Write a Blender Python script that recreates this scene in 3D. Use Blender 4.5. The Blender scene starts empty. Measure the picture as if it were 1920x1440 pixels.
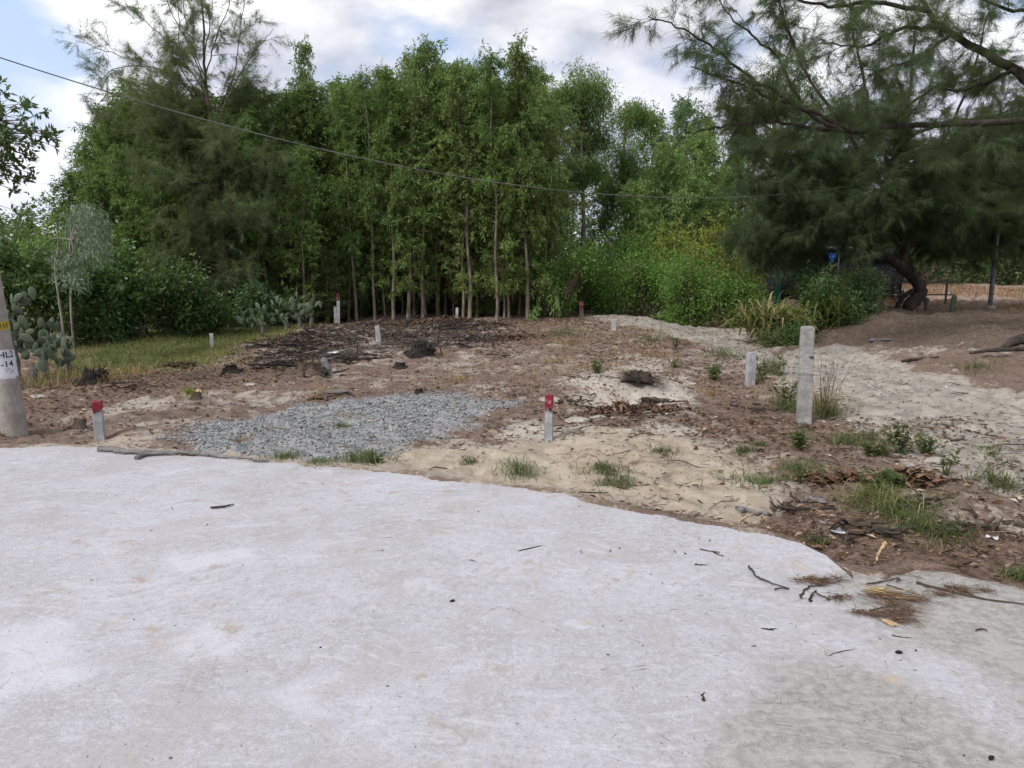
import bpy, math, random
import numpy as np
from mathutils import Vector

R = np.random.default_rng(11)
random.seed(11)
SC = bpy.context.scene
COL = SC.collection

# ------------------------------------------------------------------ camera
CAM_H, FPX, PITCH = 1.6, 1440.0, math.atan(230 / 1440)
cd = bpy.data.cameras.new('camera'); cam = bpy.data.objects.new('camera', cd); COL.objects.link(cam)
cd.sensor_width = 36; cd.lens = FPX / 1920 * 36; cd.clip_start = 0.05; cd.clip_end = 2000
cam.location = (0, 0, CAM_H); cam.rotation_euler = (math.pi / 2 - PITCH, 0, 0)
SC.camera = cam
CP, SP = math.cos(PITCH), math.sin(PITCH)

def ray(px, py):
    dx = (px - 960) / FPX; dy = (720 - py) / FPX
    return np.array([dx, CP + dy * SP, -SP + dy * CP])
def at(px, py, Y):
    d = ray(px, py)
    return np.array([0, 0, CAM_H]) + d * (Y / d[1])

# ------------------------------------------------------------------ sky and sun
SKY_OFF = (5.0, 2.0, 1.0)
SUN_EL, SUN_AZ = math.radians(44), math.radians(-52)
w = bpy.data.worlds.new('World'); SC.world = w; w.use_nodes = True
nt = w.node_tree; nt.nodes.clear()

class NT:
    """tiny helper to write node graphs as expressions"""
    def __init__(s, nt): s.nt = nt
    def n(s, typ, props=None, **ins):
        nd = s.nt.nodes.new(typ)
        for k, v in (props or {}).items(): setattr(nd, k, v)
        for k, v in ins.items():
            key = int(k[1:]) if k[0] == '_' and k[1:].isdigit() else k.replace('_', ' ')
            s.put(nd.inputs[key], v)
        return nd
    def put(s, sock, v):
        if isinstance(v, bpy.types.NodeSocket): s.nt.links.new(v, sock)
        elif isinstance(v, bpy.types.Node): s.nt.links.new(v.outputs[0], sock)
        else:
            if isinstance(v, (tuple, list)) and len(v) == 3 and sock.type == 'RGBA': v = (*v, 1)
            sock.default_value = v
    def m(s, op, a, b=0.0, c=None, clamp=False):
        nd = s.nt.nodes.new('ShaderNodeMath'); nd.operation = op; nd.use_clamp = clamp
        s.put(nd.inputs[0], a); s.put(nd.inputs[1], b)
        if c is not None: s.put(nd.inputs[2], c)
        return nd.outputs[0]
    def sm(s, x, a, b):
        nd = s.nt.nodes.new('ShaderNodeMapRange'); nd.interpolation_type = 'SMOOTHSTEP'
        s.put(nd.inputs[0], x); nd.inputs[1].default_value = a; nd.inputs[2].default_value = b
        return nd.outputs[0]
    def mix(s, f, a, b, blend='MIX'):
        nd = s.nt.nodes.new('ShaderNodeMix'); nd.data_type = 'RGBA'; nd.blend_type = blend
        s.put(nd.inputs[0], f); s.put(nd.inputs[6], a); s.put(nd.inputs[7], b)
        return nd.outputs[2]
    def noise(s, vec, scale, detail=4, rough=.55, dist=0.0):
        nd = s.n('ShaderNodeTexNoise', None, Scale=scale, Detail=detail, Roughness=rough, Distortion=dist)
        if vec is not None: s.put(nd.inputs['Vector'], vec)
        return nd.outputs[0]
    def vor(s, vec, scale, out=0, feature='F1'):
        nd = s.n('ShaderNodeTexVoronoi', {'feature': feature}, Scale=scale)
        if vec is not None: s.put(nd.inputs['Vector'], vec)
        return nd.outputs[out]
    def scale(s, vec, x, y, z, rot=0.0):
        nd = s.n('ShaderNodeMapping'); s.put(nd.inputs[0], vec); nd.inputs[2].default_value = (0, 0, rot); nd.inputs[3].default_value = (x, y, z)
        return nd.outputs[0]
    def attr(s, name, out=0):
        nd = s.n('ShaderNodeAttribute', {'attribute_name': name}); return nd.outputs[out]
    def sep(s, col):
        nd = s.n('ShaderNodeSeparateColor'); s.put(nd.inputs[0], col); return nd.outputs

g = NT(nt)
sky = g.n('ShaderNodeTexSky', {'sky_type': 'NISHITA', 'sun_disc': False, 'sun_elevation': SUN_EL, 'sun_rotation': math.radians(-70), 'air_density': 1.0, 'dust_density': 1.5})
tc = g.n('ShaderNodeTexCoord').outputs['Generated']
sx = g.n('ShaderNodeSeparateXYZ'); g.put(sx.inputs[0], tc)
sv = g.n('ShaderNodeVectorMath', {'operation': 'MULTIPLY'}); g.put(sv.inputs[0], tc); sv.inputs[1].default_value = (1.0, 1.0, 2.1)
pv = sv.outputs[0]
def cloudn(vec): return g.noise(vec, 2.3, 8, .50, .12)
def shift(vec, d):
    o = g.n('ShaderNodeVectorMath', {'operation': 'ADD'}); g.put(o.inputs[0], vec); o.inputs[1].default_value = d; return o.outputs[0]
pv = shift(pv, SKY_OFF)
c1, c2 = cloudn(pv), cloudn(shift(pv, (-.05, .0, .075)))
cover = g.sm(c1, .385, .49)
shade = g.m('SUBTRACT', c1, c2)                                    # lit side against shaded side of a billow
thick = g.sm(c1, .50, .72)
lum = g.m('ADD', g.m('MULTIPLY_ADD', shade, 3.2, .80), g.m('MULTIPLY', thick, -.30))
big = g.noise(pv, 1.1, 2)
lum = g.m('ADD', lum, g.m('MULTIPLY_ADD', big, .5, -.22))
lum = g.m('MINIMUM', g.m('MAXIMUM', lum, .46), 1.05)
ccol = g.mix(g.sm(lum, .45, .95), (.90, .92, 1.04), (1.0, .99, .99))
ccol = g.n('ShaderNodeVectorMath', {'operation': 'SCALE'}, _0=ccol); g.put(ccol.inputs['Scale'], g.m('MULTIPLY', lum, 8.4))
blue = g.mix(.55, sky.outputs[0], (3.3, 4.6, 6.9))
skyc = g.mix(cover, blue, ccol.outputs[0])
hor = g.sm(sx.outputs[2], .34, .10)
skyc = g.mix(g.m('MULTIPLY', hor, .45), skyc, (4.2, 4.7, 6.6))
bg = g.n('ShaderNodeBackground', None, Color=skyc, Strength=.1)
g.n('ShaderNodeOutputWorld', None, Surface=bg)

sl = bpy.data.lights.new('sun', 'SUN'); so = bpy.data.objects.new('sun', sl); COL.objects.link(so)
sl.energy = 2.4; sl.angle = math.radians(20); sl.color = (1, .97, .93)
so.rotation_euler = (math.pi / 2 - SUN_EL, 0, SUN_AZ); so.location = (-20, 10, 30)
vs = SC.view_settings; vs.view_transform = 'Standard'; vs.look = 'None'; vs.gamma = 1; vs.use_curve_mapping = False; vs.exposure = 0.60
SC.cycles.use_denoising = True; SC.cycles.max_bounces = 8; SC.cycles.diffuse_bounces = 6; SC.cycles.transmission_bounces = 6; SC.cycles.transparent_max_bounces = 4

# ------------------------------------------------------------------ numeric helpers
_T = np.random.default_rng(5).random(65536)
def vn(x, y, seed=0):
    xi, yi = np.floor(x).astype(np.int64), np.floor(y).astype(np.int64)
    fx, fy = x - xi, y - yi
    fx = fx * fx * (3 - 2 * fx); fy = fy * fy * (3 - 2 * fy)
    def h(a, b): return _T[((a * 73856093) ^ (b * 19349663) ^ (seed * 83492791)) & 65535]
    return (h(xi, yi) * (1 - fx) + h(xi + 1, yi) * fx) * (1 - fy) + (h(xi, yi + 1) * (1 - fx) + h(xi + 1, yi + 1) * fx) * fy
def fbm(x, y, s, oct=4, seed=0):
    x = np.asarray(x, float) * s; y = np.asarray(y, float) * s
    a, t, o = 1.0, 0, 0
    for k in range(oct):
        o = o + a * (vn(x, y, seed + k) - .5); t += a; a *= .5; x = x * 2.03 + 17; y = y * 2.03 + 5
    return o / t * 2
def S(a, b, x):
    t = np.clip((np.asarray(x, float) - a) / (b - a), 0, 1); return t * t * (3 - 2 * t)
def flat(px, py):
    d = ray(px, py); t = -CAM_H / d[2]; return d[0] * t, d[1] * t
def polydist(x, y, P):
    P = np.asarray(P, float); d = np.full(np.shape(x), 1e9); ins = np.zeros(np.shape(x), bool)
    for i in range(len(P)):
        ax, ay = P[i]; bx, by = P[(i + 1) % len(P)]
        ex, ey = bx - ax, by - ay; L = ex * ex + ey * ey + 1e-9
        t = np.clip(((x - ax) * ex + (y - ay) * ey) / L, 0, 1)
        d = np.minimum(d, np.hypot(x - ax - t * ex, y - ay - t * ey))
        c = (ay > y) != (by > y)
        ins ^= c & (x < (bx - ax) * (y - ay) / (by - ay + 1e-12) + ax)
    return np.where(ins, d, -d)
def pmask(x, y, pix, soft, warp=.3, ws=1.1, seed=0):
    P = [flat(*p) for p in pix]
    xx = x + warp * fbm(x, y, ws, 3, seed + 50); yy = y + warp * 1.5 * fbm(x, y, ws, 3, seed + 60)
    return S(-soft, soft, polydist(xx, yy, P))

# ------------------------------------------------------------------ slab outline and terrain height
EDGE = [(-3200, 838), (-700, 838), (0, 838), (100, 836), (180, 838), (240, 845), (330, 852), (500, 866), (560, 868), (700, 880), (800, 890), (930, 908), (1040, 920), (1110, 940), (1200, 958), (1300, 975), (1380, 990),
        (1450, 1000), (1500, 1015), (1550, 1040), (1580, 1058), (1592, 1078), (1600, 1080), (1640, 1070), (1700, 1050), (1760, 1060), (1800, 1075), (1850, 1085), (1920, 1100), (2100, 1135), (2600, 1230), (4000, 1420)]
_e = np.array([flat(*p) for p in EDGE]); _o = np.argsort(_e[:, 0]); EX, EY = _e[_o, 0], _e[_o, 1]
def edgeY(x):
    x = np.asarray(x, float)
    return np.interp(x, EX, EY) + .022 * fbm(x, x * 0, 3.0, 4, 3) + .016 * fbm(x, x * 0, 16.0, 3, 4)

BURNT = [(440, 655), (560, 627), (700, 608), (850, 600), (945, 612), (935, 650), (885, 670), (800, 680), (700, 674), (640, 690), (540, 702), (470, 692)]
GRAVEL = [(240, 838), (330, 800), (430, 770), (560, 750), (720, 746), (850, 733), (948, 757), (930, 790), (830, 815), (700, 836), (560, 852), (400, 848)]
GRASS = [(60, 720), (140, 640), (300, 618), (560, 612), (585, 622), (480, 648), (430, 668), (330, 690), (180, 700)]
PATH = [(1085, 590), (1165, 590), (1300, 612), (1420, 625), (1560, 655), (1720, 700), (1950, 760), (2500, 830), (2500, 980), (1950, 930), (1760, 860), (1600, 790), (1470, 720), (1340, 660), (1190, 628), (1110, 604)]
YEL = [(120, 842), (250, 815), (300, 835), (560, 850), (760, 838), (900, 815), (1150, 800), (1330, 812), (1460, 870), (1420, 960), (1200, 950), (1000, 915), (800, 885), (500, 862)]
BANK = [(1400, 650), (1480, 615), (1640, 585), (1800, 590), (2300, 600), (2500, 740), (1950, 712), (1760, 680), (1600, 642)]
MOUND = flat(1165, 735)
def H(x, y, fine=True):
    x = np.asarray(x, float); y = np.asarray(y, float)
    h = -.03 + .20 * S(7.5, 16, y) * S(-6.5, -3.0, x) * S(5.2, 3.0, x)
    h = h - .05 * S(3.2, 4.2, x) * S(6.0, 5.0, x) * S(5, 7, y)
    h = h + .42 * S(5.4, 9.2, x) * S(5, 12, y) + .28 * S(7, 11, x) * S(24, 36, y)
    h = h + .3 * S(22, 60, y) * S(4, -4, x)
    m = np.exp(-(((x - MOUND[0]) / .75) ** 4 + ((y - MOUND[1] - .2) / .42) ** 2)); h = h + .20 * m
    m = np.exp(-(((x - MOUND[0] + .1) / .8) ** 2 + ((y - MOUND[1] + .6) / .3) ** 2)); h = h - .09 * m
    if fine:
        out = S(0, .5, y - edgeY(np.clip(x, -20, 9)))
        h = h + out * (.10 * fbm(x, y, .7, 3, 1) + .05 * fbm(x, y, 2.6, 3, 2) + .032 * fbm(x, y, 7.0, 3, 7) * S(45, 20, y))
        h = h + S(5.5, 7, x) * S(30, 20, y) * (.10 * fbm(x, y, 1.1, 3, 140) + .03 * fbm(x, y, 5, 2, 141))
        ed = y - edgeY(np.clip(x, -20, 9)); h = h + (.030 + .045 * fbm(x, y, 3.2, 3, 130)) * np.exp(-(ed / .16) ** 2)
        foot = S(3.0, 4.2, x) * S(3, 5, y) * S(26, 15, y)
        h = h + foot * (.050 * fbm(x, y * .8, 4.0, 2, 9) + .035 * fbm(x, y, 9.0, 2, 12))
    return h
def Hs(x, y): return float(H(np.array([x]), np.array([y]))[0])
def G(px, py):
    """ground point seen at a pixel"""
    d = ray(px, py); ts = np.linspace(2, 120, 6000) / d[1]
    X, Y, Z = d[0] * ts, d[1] * ts, CAM_H + d[2] * ts
    hit = Z <= np.where(Y < edgeY(np.clip(X, -20, 9)), 0, H(X, Y))
    i = int(np.argmax(hit)) if hit.any() else len(ts) - 1
    return np.array([X[i], Y[i], Z[i]])

# ------------------------------------------------------------------ mesh accumulator
class Geo:
    def __init__(s): s.V, s.F, s.M, s.A, s.n = [], [], [], [], 0
    def add(s, V, F, mat=0, rnd=None):
        V = np.asarray(V, float).reshape(-1, 3); F = np.asarray(F, int)
        s.V.append(V); s.F.append(F + s.n); s.M.append(np.full(len(F), mat)); s.A.append(np.zeros(len(V)) if rnd is None else np.asarray(rnd, float)); s.n += len(V)
    def mesh(s, name, mats, smooth=False):
        me = bpy.data.meshes.new(name)
        V = np.concatenate(s.V) if s.V else np.zeros((0, 3))
        me.vertices.add(len(V)); me.vertices.foreach_set('co', V.astype(np.float32).ravel())
        loops = np.concatenate([f.ravel() for f in s.F]); sizes = np.concatenate([np.full(len(f), f.shape[1]) for f in s.F])
        me.loops.add(len(loops)); me.loops.foreach_set('vertex_index', loops.astype(np.int32))
        st = np.concatenate([[0], np.cumsum(sizes)[:-1]])
        me.polygons.add(len(sizes)); me.polygons.foreach_set('loop_start', st.astype(np.int32)); me.polygons.foreach_set('loop_total', sizes.astype(np.int32))
        me.polygons.foreach_set('material_index', np.concatenate(s.M).astype(np.int32))
        if smooth: me.polygons.foreach_set('use_smooth', np.ones(len(sizes), bool))
        a = me.attributes.new('rnd', 'FLOAT', 'POINT'); a.data.foreach_set('value', np.concatenate(s.A).astype(np.float32))
        for m in (mats if isinstance(mats, (list, tuple)) else [mats]): me.materials.append(m)
        me.update(calc_edges=True); return me
    def obj(s, name, mats, parent=None, smooth=False, loc=None):
        return link(name, s.mesh(name, mats, smooth), parent, loc)

def link(name, me, parent=None, loc=None):
    o = bpy.data.objects.new(name, me); COL.objects.link(o)
    if parent is not None: o.parent = parent
    if loc is not None: o.location = Vector(loc)
    return o
def tag(o, label=None, cat=None, group=None, kind=None):
    if label: o['label'] = label
    if cat: o['category'] = cat
    if group: o['group'] = group
    if kind: o['kind'] = kind
    return o
def empty(name, loc, label, cat, group=None, rz=0.0):
    o = bpy.data.objects.new(name, None); COL.objects.link(o); o.location = Vector(loc); o.rotation_euler = (0, 0, rz); o.empty_display_size = .1
    return tag(o, label, cat, group)
def copy_tree(root):
    r = root.copy(); COL.objects.link(r)
    for ch in list(root.children):
        c = ch.copy(); COL.objects.link(c); c.parent = r
        for gch in list(ch.children):
            d = gch.copy(); COL.objects.link(d); d.parent = c
    return r

def unit(v): v = np.asarray(v, float); return v / (np.linalg.norm(v, axis=-1, keepdims=True) + 1e-9)
def smoothline(P, k=6):
    P = np.asarray(P, float); t = np.arange(len(P)); tt = np.linspace(0, len(P) - 1, (len(P) - 1) * k + 1)
    out = []
    for u in tt:
        i = min(int(u), len(P) - 2); f = u - i
        p0, p1, p2, p3 = P[max(i - 1, 0)], P[i], P[i + 1], P[min(i + 2, len(P) - 1)]
        out.append(.5 * (2 * p1 + (p2 - p0) * f + (2 * p0 - 5 * p1 + 4 * p2 - p3) * f * f + (3 * p1 - p0 - 3 * p2 + p3) * f ** 3))
    return np.array(out)
def tube(gm, P, r, n=5, mat=0, rnd=.5, cap=True, rough=0.0):
    P = np.asarray(P, float); k = len(P); r = np.broadcast_to(np.asarray(r, float), (k,))
    T = np.gradient(P, axis=0); T = unit(T)
    up = np.where(np.abs(T[:, 2:3]) > .9, np.array([[1., 0, 0]]), np.array([[0, 0, 1.]]))
    if np.abs(T[:, 2]).mean() > .6: up = np.tile([[1., 0, 0]], (k, 1))
    A = unit(np.cross(T, up)); B = np.cross(T, A)
    th = np.arange(n) / n * 2 * np.pi
    rr = r[:, None] * (1 + rough * (R.random((k, n)) - .5) * 2)
    V = P[:, None] + rr[..., None] * (np.cos(th)[None, :, None] * A[:, None] + np.sin(th)[None, :, None] * B[:, None])
    i = np.arange(k - 1)[:, None] * n + np.arange(n)[None]; j = np.arange(k - 1)[:, None] * n + (np.arange(n)[None] + 1) % n
    F = np.stack([i, j, j + n, i + n], -1).reshape(-1, 4)
    gm.add(V.reshape(-1, 3), F, mat, np.full(k * n, rnd))
    if cap:
        for idx, ring in ((0, V[0]), (k - 1, V[-1])):
            c = np.vstack([ring, P[idx]]); Fc = np.array([[a, (a + 1) % n, n] for a in range(n)])
            gm.add(c, Fc if idx else Fc[:, ::-1], mat, np.full(n + 1, rnd))
def cards(gm, P, D, L, W, mat=0, rnd=None, fold=.15, up=None, wide=.45):
    """diamond leaves folded along the midrib"""
    P = np.asarray(P, float); n = len(P); D = unit(D)
    Q = R.normal(size=(n, 3)) if up is None else up + .5 * R.normal(size=(n, 3))
    Sd = unit(np.cross(D, Q)); U = np.cross(Sd, D)
    L = np.broadcast_to(L, (n,))[:, None]; W = np.broadcast_to(W, (n,))[:, None]
    a = P; b = P + D * L * wide + Sd * W * .5 + U * W * fold; c = P + D * L - U * L * .06; d = P + D * L * wide - Sd * W * .5 + U * W * fold
    V = np.stack([a, b, c, d], 1).reshape(-1, 3); i = np.arange(n)[:, None] * 4
    F = np.concatenate([i + [0, 1, 2], i + [0, 2, 3]])
    rr = R.random(n) if rnd is None else rnd
    gm.add(V, F, mat, np.repeat(rr, 4))
def needles(gm, P, D, L, W, mat=0, rnd=None):
    n = len(P); D = unit(D); Sd = unit(np.cross(D, R.normal(size=(n, 3))))
    L = np.broadcast_to(L, (n,))[:, None]; W = np.broadcast_to(W, (n,))[:, None]
    V = np.stack([P - Sd * W * .5, P + Sd * W * .5, P + D * L], 1).reshape(-1, 3)
    rr = R.random(n) if rnd is None else rnd
    gm.add(V, np.arange(n * 3).reshape(-1, 3), mat, np.repeat(rr, 3))
def blades(gm, P, h, w, lean=.5, mat=0, rnd=None):
    """bent grass blades"""
    n = len(P); th = R.random(n) * 2 * np.pi; d = np.stack([np.cos(th), np.sin(th), 0 * th], 1); s = np.stack([-np.sin(th), np.cos(th), 0 * th], 1)
    h = np.broadcast_to(h, (n,))[:, None]; w = np.broadcast_to(w, (n,))[:, None]; le = (lean * (0.3 + R.random(n)))[:, None]
    z = np.array([[0, 0, 1.]])
    m = P + z * h * .55 + d * h * le * .35; t = P + z * h * (1 - .45 * le) + d * h * le
    V = np.stack([P - s * w * .5, P + s * w * .5, m + s * w * .4, m - s * w * .4, t], 1).reshape(-1, 3); i = np.arange(n)[:, None] * 5
    rr = np.repeat(R.random(n) if rnd is None else rnd, 5)
    k = gm.n
    gm.add(V, i + [0, 1, 2, 3], mat, rr)
    gm.F.append(np.asarray(i + [3, 2, 4]) + k); gm.M.append(np.full(n, mat))

# ------------------------------------------------------------------ materials
def mat(name):
    m = bpy.data.materials.new(name); m.use_nodes = True; m.node_tree.nodes.clear(); return m, NT(m.node_tree)
def finish(g, color, rough=.9, bump=None, bstr=.4, bdist=.01, spec=.3, k=.84):
    color = g.mix(1.0, color, (k, k, k), 'MULTIPLY')
    p = g.n('ShaderNodeBsdfPrincipled', None, Base_Color=color, Roughness=rough); p.inputs['Specular IOR Level'].default_value = spec
    if bump is not None:
        b = g.n('ShaderNodeBump', None, Strength=bstr, Distance=bdist, Height=bump); g.put(p.inputs['Normal'], b.outputs[0])
    g.n('ShaderNodeOutputMaterial', None, Surface=p)
def leafmat(name, cols, transl=.3, rough=.5, spec=.25, var=.25):
    cols = [(p_, tuple(min(.5, v_ * (1.0 if 'casu' in name or 'cactus' in name or 'grass' in name or 'strap' in name or 'weed' in name else 2.0)) for v_ in c_)) for p_, c_ in cols]; transl = min(.45, transl + .12) if transl else 0
    m, g = mat(name)
    rp = g.n('ShaderNodeValToRGB'); g.put(rp.inputs[0], g.attr('rnd', 2)); el = rp.color_ramp.elements
    while len(el) < len(cols): el.new(.5)
    for e, (pos, c) in zip(el, cols): e.position = pos; e.color = (*c, 1)
    oi = g.n('ShaderNodeObjectInfo').outputs['Random']
    geo = g.n('ShaderNodeNewGeometry').outputs['Position']
    lf = g.noise(geo, 1.3, 3)
    hs = g.n('ShaderNodeHueSaturation', None, Color=rp.outputs[0]); g.put(hs.inputs['Value'], g.m('ADD', g.m('MULTIPLY_ADD', oi, var, 1 - var / 2), g.m('MULTIPLY_ADD', lf, .9, -.45)))
    g.put(hs.inputs['Hue'], g.m('MULTIPLY_ADD', lf, .06, .47))
    p = g.n('ShaderNodeBsdfPrincipled', None, Base_Color=hs.outputs[0], Roughness=rough); p.inputs['Specular IOR Level'].default_value = spec
    t = g.n('ShaderNodeBsdfTranslucent', None, Color=g.mix(.5, hs.outputs[0], (.20, .27, .05)))
    x = g.n('ShaderNodeMixShader', None, _0=transl, _1=p, _2=t)
    g.n('ShaderNodeOutputMaterial', None, Surface=x); return m
def simple(name, c1, c2, scale=20, rough=.9, bump=.5, bd=.01, stretch=(1, 1, 1), spec=.2, detail=5):
    m, g = mat(name); v = g.scale(g.n('ShaderNodeTexCoord').outputs['Object'], *stretch)
    n = g.noise(v, scale, detail, .65); n2 = g.noise(v, scale * .23, 3)
    f = g.sm(g.m('ADD', g.m('MULTIPLY', n, .6), g.m('MULTIPLY', n2, .4)), .36, .64)
    finish(g, g.mix(f, c1, c2), rough, n, bump, bd, spec); return m
def rndmat(name, cols, rough=.85, transl=0):
    m, g = mat(name); rp = g.n('ShaderNodeValToRGB'); g.put(rp.inputs[0], g.attr('rnd', 2)); el = rp.color_ramp.elements
    while len(el) < len(cols): el.new(.5)
    for e, (pos, c) in zip(el, cols): e.position = pos; e.color = (*c, 1)
    finish(g, rp.outputs[0], rough, None, spec=.15); return m

M_AC_DARK = leafmat('acacia_leaf_dark', [(0, (.036, .064, .019)), (.5, (.060, .100, .027)), (.9, (.098, .138, .036)), (1, (.18, .14, .055))])
M_AC_OLIVE = leafmat('acacia_leaf_olive', [(0, (.044, .076, .024)), (.5, (.074, .112, .032)), (.85, (.108, .126, .040)), (1, (.19, .12, .058))])
M_AC_LIGHT = leafmat('acacia_leaf_light', [(0, (.065, .115, .035)), (.5, (.105, .165, .05)), (1, (.18, .22, .08))])
M_EUC = leafmat('eucalypt_leaf', [(0, (.035, .065, .030)), (.6, (.060, .098, .042)), (1, (.10, .13, .06))])
M_SILVER = leafmat('silver_leaf', [(0, (.05, .075, .05)), (.6, (.10, .135, .095)), (1, (.17, .20, .15))], .2)
M_BRIGHT = leafmat('vine_leaf', [(0, (.045, .095, .022)), (.5, (.075, .145, .03)), (1, (.125, .195, .045))])
M_YELLOW = leafmat('yellow_bush_leaf', [(0, (.065, .105, .022)), (.45, (.115, .14, .028)), (1, (.20, .18, .035))])
M_GLOSSY = leafmat('shrub_leaf', [(0, (.020, .042, .014)), (.6, (.036, .070, .020)), (1, (.065, .105, .03))], .25, .4, .4)
M_HEDGE = leafmat('hedge_leaf', [(0, (.018, .034, .014)), (.6, (.032, .056, .020)), (1, (.06, .08, .03))], .2, .5, .2)
M_CASU = leafmat('casuarina_needle', [(0, (.054, .082, .046)), (.6, (.084, .120, .062)), (.93, (.120, .146, .072)), (1, (.17, .12, .08))], .25, .7, .1)
M_CASUB = leafmat('casuarina_needle_brown', [(0, (.078, .118, .058)), (.5, (.115, .16, .076)), (.88, (.165, .185, .09)), (1, (.25, .17, .105))], .25, .7, .1)
M_GRASS = leafmat('grass_blade', [(0, (.095, .125, .04)), (.45, (.165, .19, .07)), (.75, (.25, .23, .10)), (1, (.38, .30, .16))], .3, .6, .15)
M_WEED = leafmat('weed_leaf', [(0, (.05, .082, .03)), (.5, (.085, .125, .045)), (.8, (.14, .165, .07)), (1, (.32, .26, .14))], .3, .5, .2)
M_DRYGRASS = leafmat('dry_grass_blade', [(0, (.22, .14, .07)), (.5, (.34, .22, .11)), (1, (.45, .33, .18))], .25, .8, .1)
M_ORANGE = leafmat('orange_dry_grass', [(0, (.19, .095, .06)), (.5, (.29, .15, .09)), (1, (.36, .26, .17))], .2, .8, .1)
M_STRAP = leafmat('strap_leaf', [(0, (.08, .12, .035)), (.3, (.17, .19, .06)), (.6, (.38, .32, .15)), (1, (.46, .33, .18))], .25, .6, .2)
M_CACT = leafmat('cactus_skin', [(0, (.045, .066, .042)), (.6, (.08, .105, .066)), (1, (.16, .17, .10))], .0, .55, .25)
M_BARK = simple('acacia_bark', (.07, .052, .037), (.21, .165, .115), 14, stretch=(1, 1, .25))
M_BARKD = simple('casuarina_bark', (.026, .021, .018), (.078, .062, .052), 16, bd=.03, bump=.9, stretch=(1, 1, .3))
M_BARKB = simple('brown_bark', (.06, .042, .032), (.17, .125, .10), 16, bd=.02, bump=.8, stretch=(1, 1, .3))
M_BARKW = simple('pale_bark', (.17, .15, .12), (.38, .355, .31), 10, stretch=(1, 1, .3))
M_CHAR = simple('charred_wood', (.012, .011, .011), (.05, .042, .036), 25, bd=.02, bump=.9)
M_CUT = simple('cut_wood', (.42, .28, .16), (.60, .45, .28), 30)
M_GREYWOOD = simple('weathered_wood', (.10, .095, .095), (.26, .245, .24), 30, stretch=(.3, 3, 3), bd=.01, bump=.8)
M_TWIG = rndmat('dead_twig', [(0, (.035, .028, .024)), (.6, (.085, .065, .05)), (1, (.19, .15, .12))])
M_LITTER = rndmat('dead_leaf', [(0, (.06, .035, .024)), (.35, (.13, .075, .048)), (.7, (.23, .145, .095)), (.92, (.36, .26, .18)), (1, (.5, .42, .33))])
M_ASH = rndmat('burnt_debris', [(0, (.010, .010, .010)), (.5, (.030, .025, .023)), (.75, (.11, .062, .042)), (.95, (.2, .13, .09)), (1, (.4, .36, .32))])
M_STONE = rndmat('gravel_stone', [(0, (.13, .135, .15)), (.4, (.27, .28, .30)), (.8, (.38, .39, .405)), (1, (.48, .48, .48))])

def postmat(name, c1, c2, speck=.5):
    m, g = mat(name); v = g.n('ShaderNodeTexCoord').outputs['Object']
    n = g.noise(v, 9, 5, .6); n2 = g.noise(v, 70, 3, .6); n3 = g.noise(g.scale(v, 1, 1, .25), 22, 4)
    c = g.mix(g.sm(n, .35, .65), c1, c2)
    c = g.mix(g.m('MULTIPLY', g.sm(n2, .58, .72), speck), c, (.10, .095, .085))
    c = g.mix(g.m('MULTIPLY', g.sm(n3, .56, .72), .35), c, (.16, .14, .12))
    if 'paint' in name: c = g.mix(g.sm(g.m('ADD', g.m('MULTIPLY', n, .6), g.m('MULTIPLY', g.noise(v, 34, 4, .7), .4)), .55, .63), c, (.38, .36, .35))
    finish(g, c, .9, n2, .5, .004, .2); return m
M_POST = postmat('post_concrete', (.30, .30, .31), (.44, .44, .45), .6)
M_STAKE = postmat('stake_concrete', (.40, .39, .385), (.54, .53, .52), .25)
M_ROCK = simple('pale_rubble', (.28, .255, .225), (.44, .40, .355), 14)
M_POLE = postmat('pole_concrete', (.265, .24, .215), (.36, .33, .30), .15)
M_RED = postmat('red_paint', (.18, .014, .022), (.27, .03, .04), .3)
M_REDD = postmat('faded_red_paint', (.10, .018, .018), (.17, .035, .032), .3)
M_WHITEP = postmat('white_paint', (.56, .56, .60), (.68, .68, .71), .12)
M_YELP = postmat('yellow_paint', (.42, .30, .04), (.55, .42, .10), .4)
M_BLACK = simple('black_paint', (.012, .012, .014), (.03, .03, .032), 40, .6)

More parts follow.
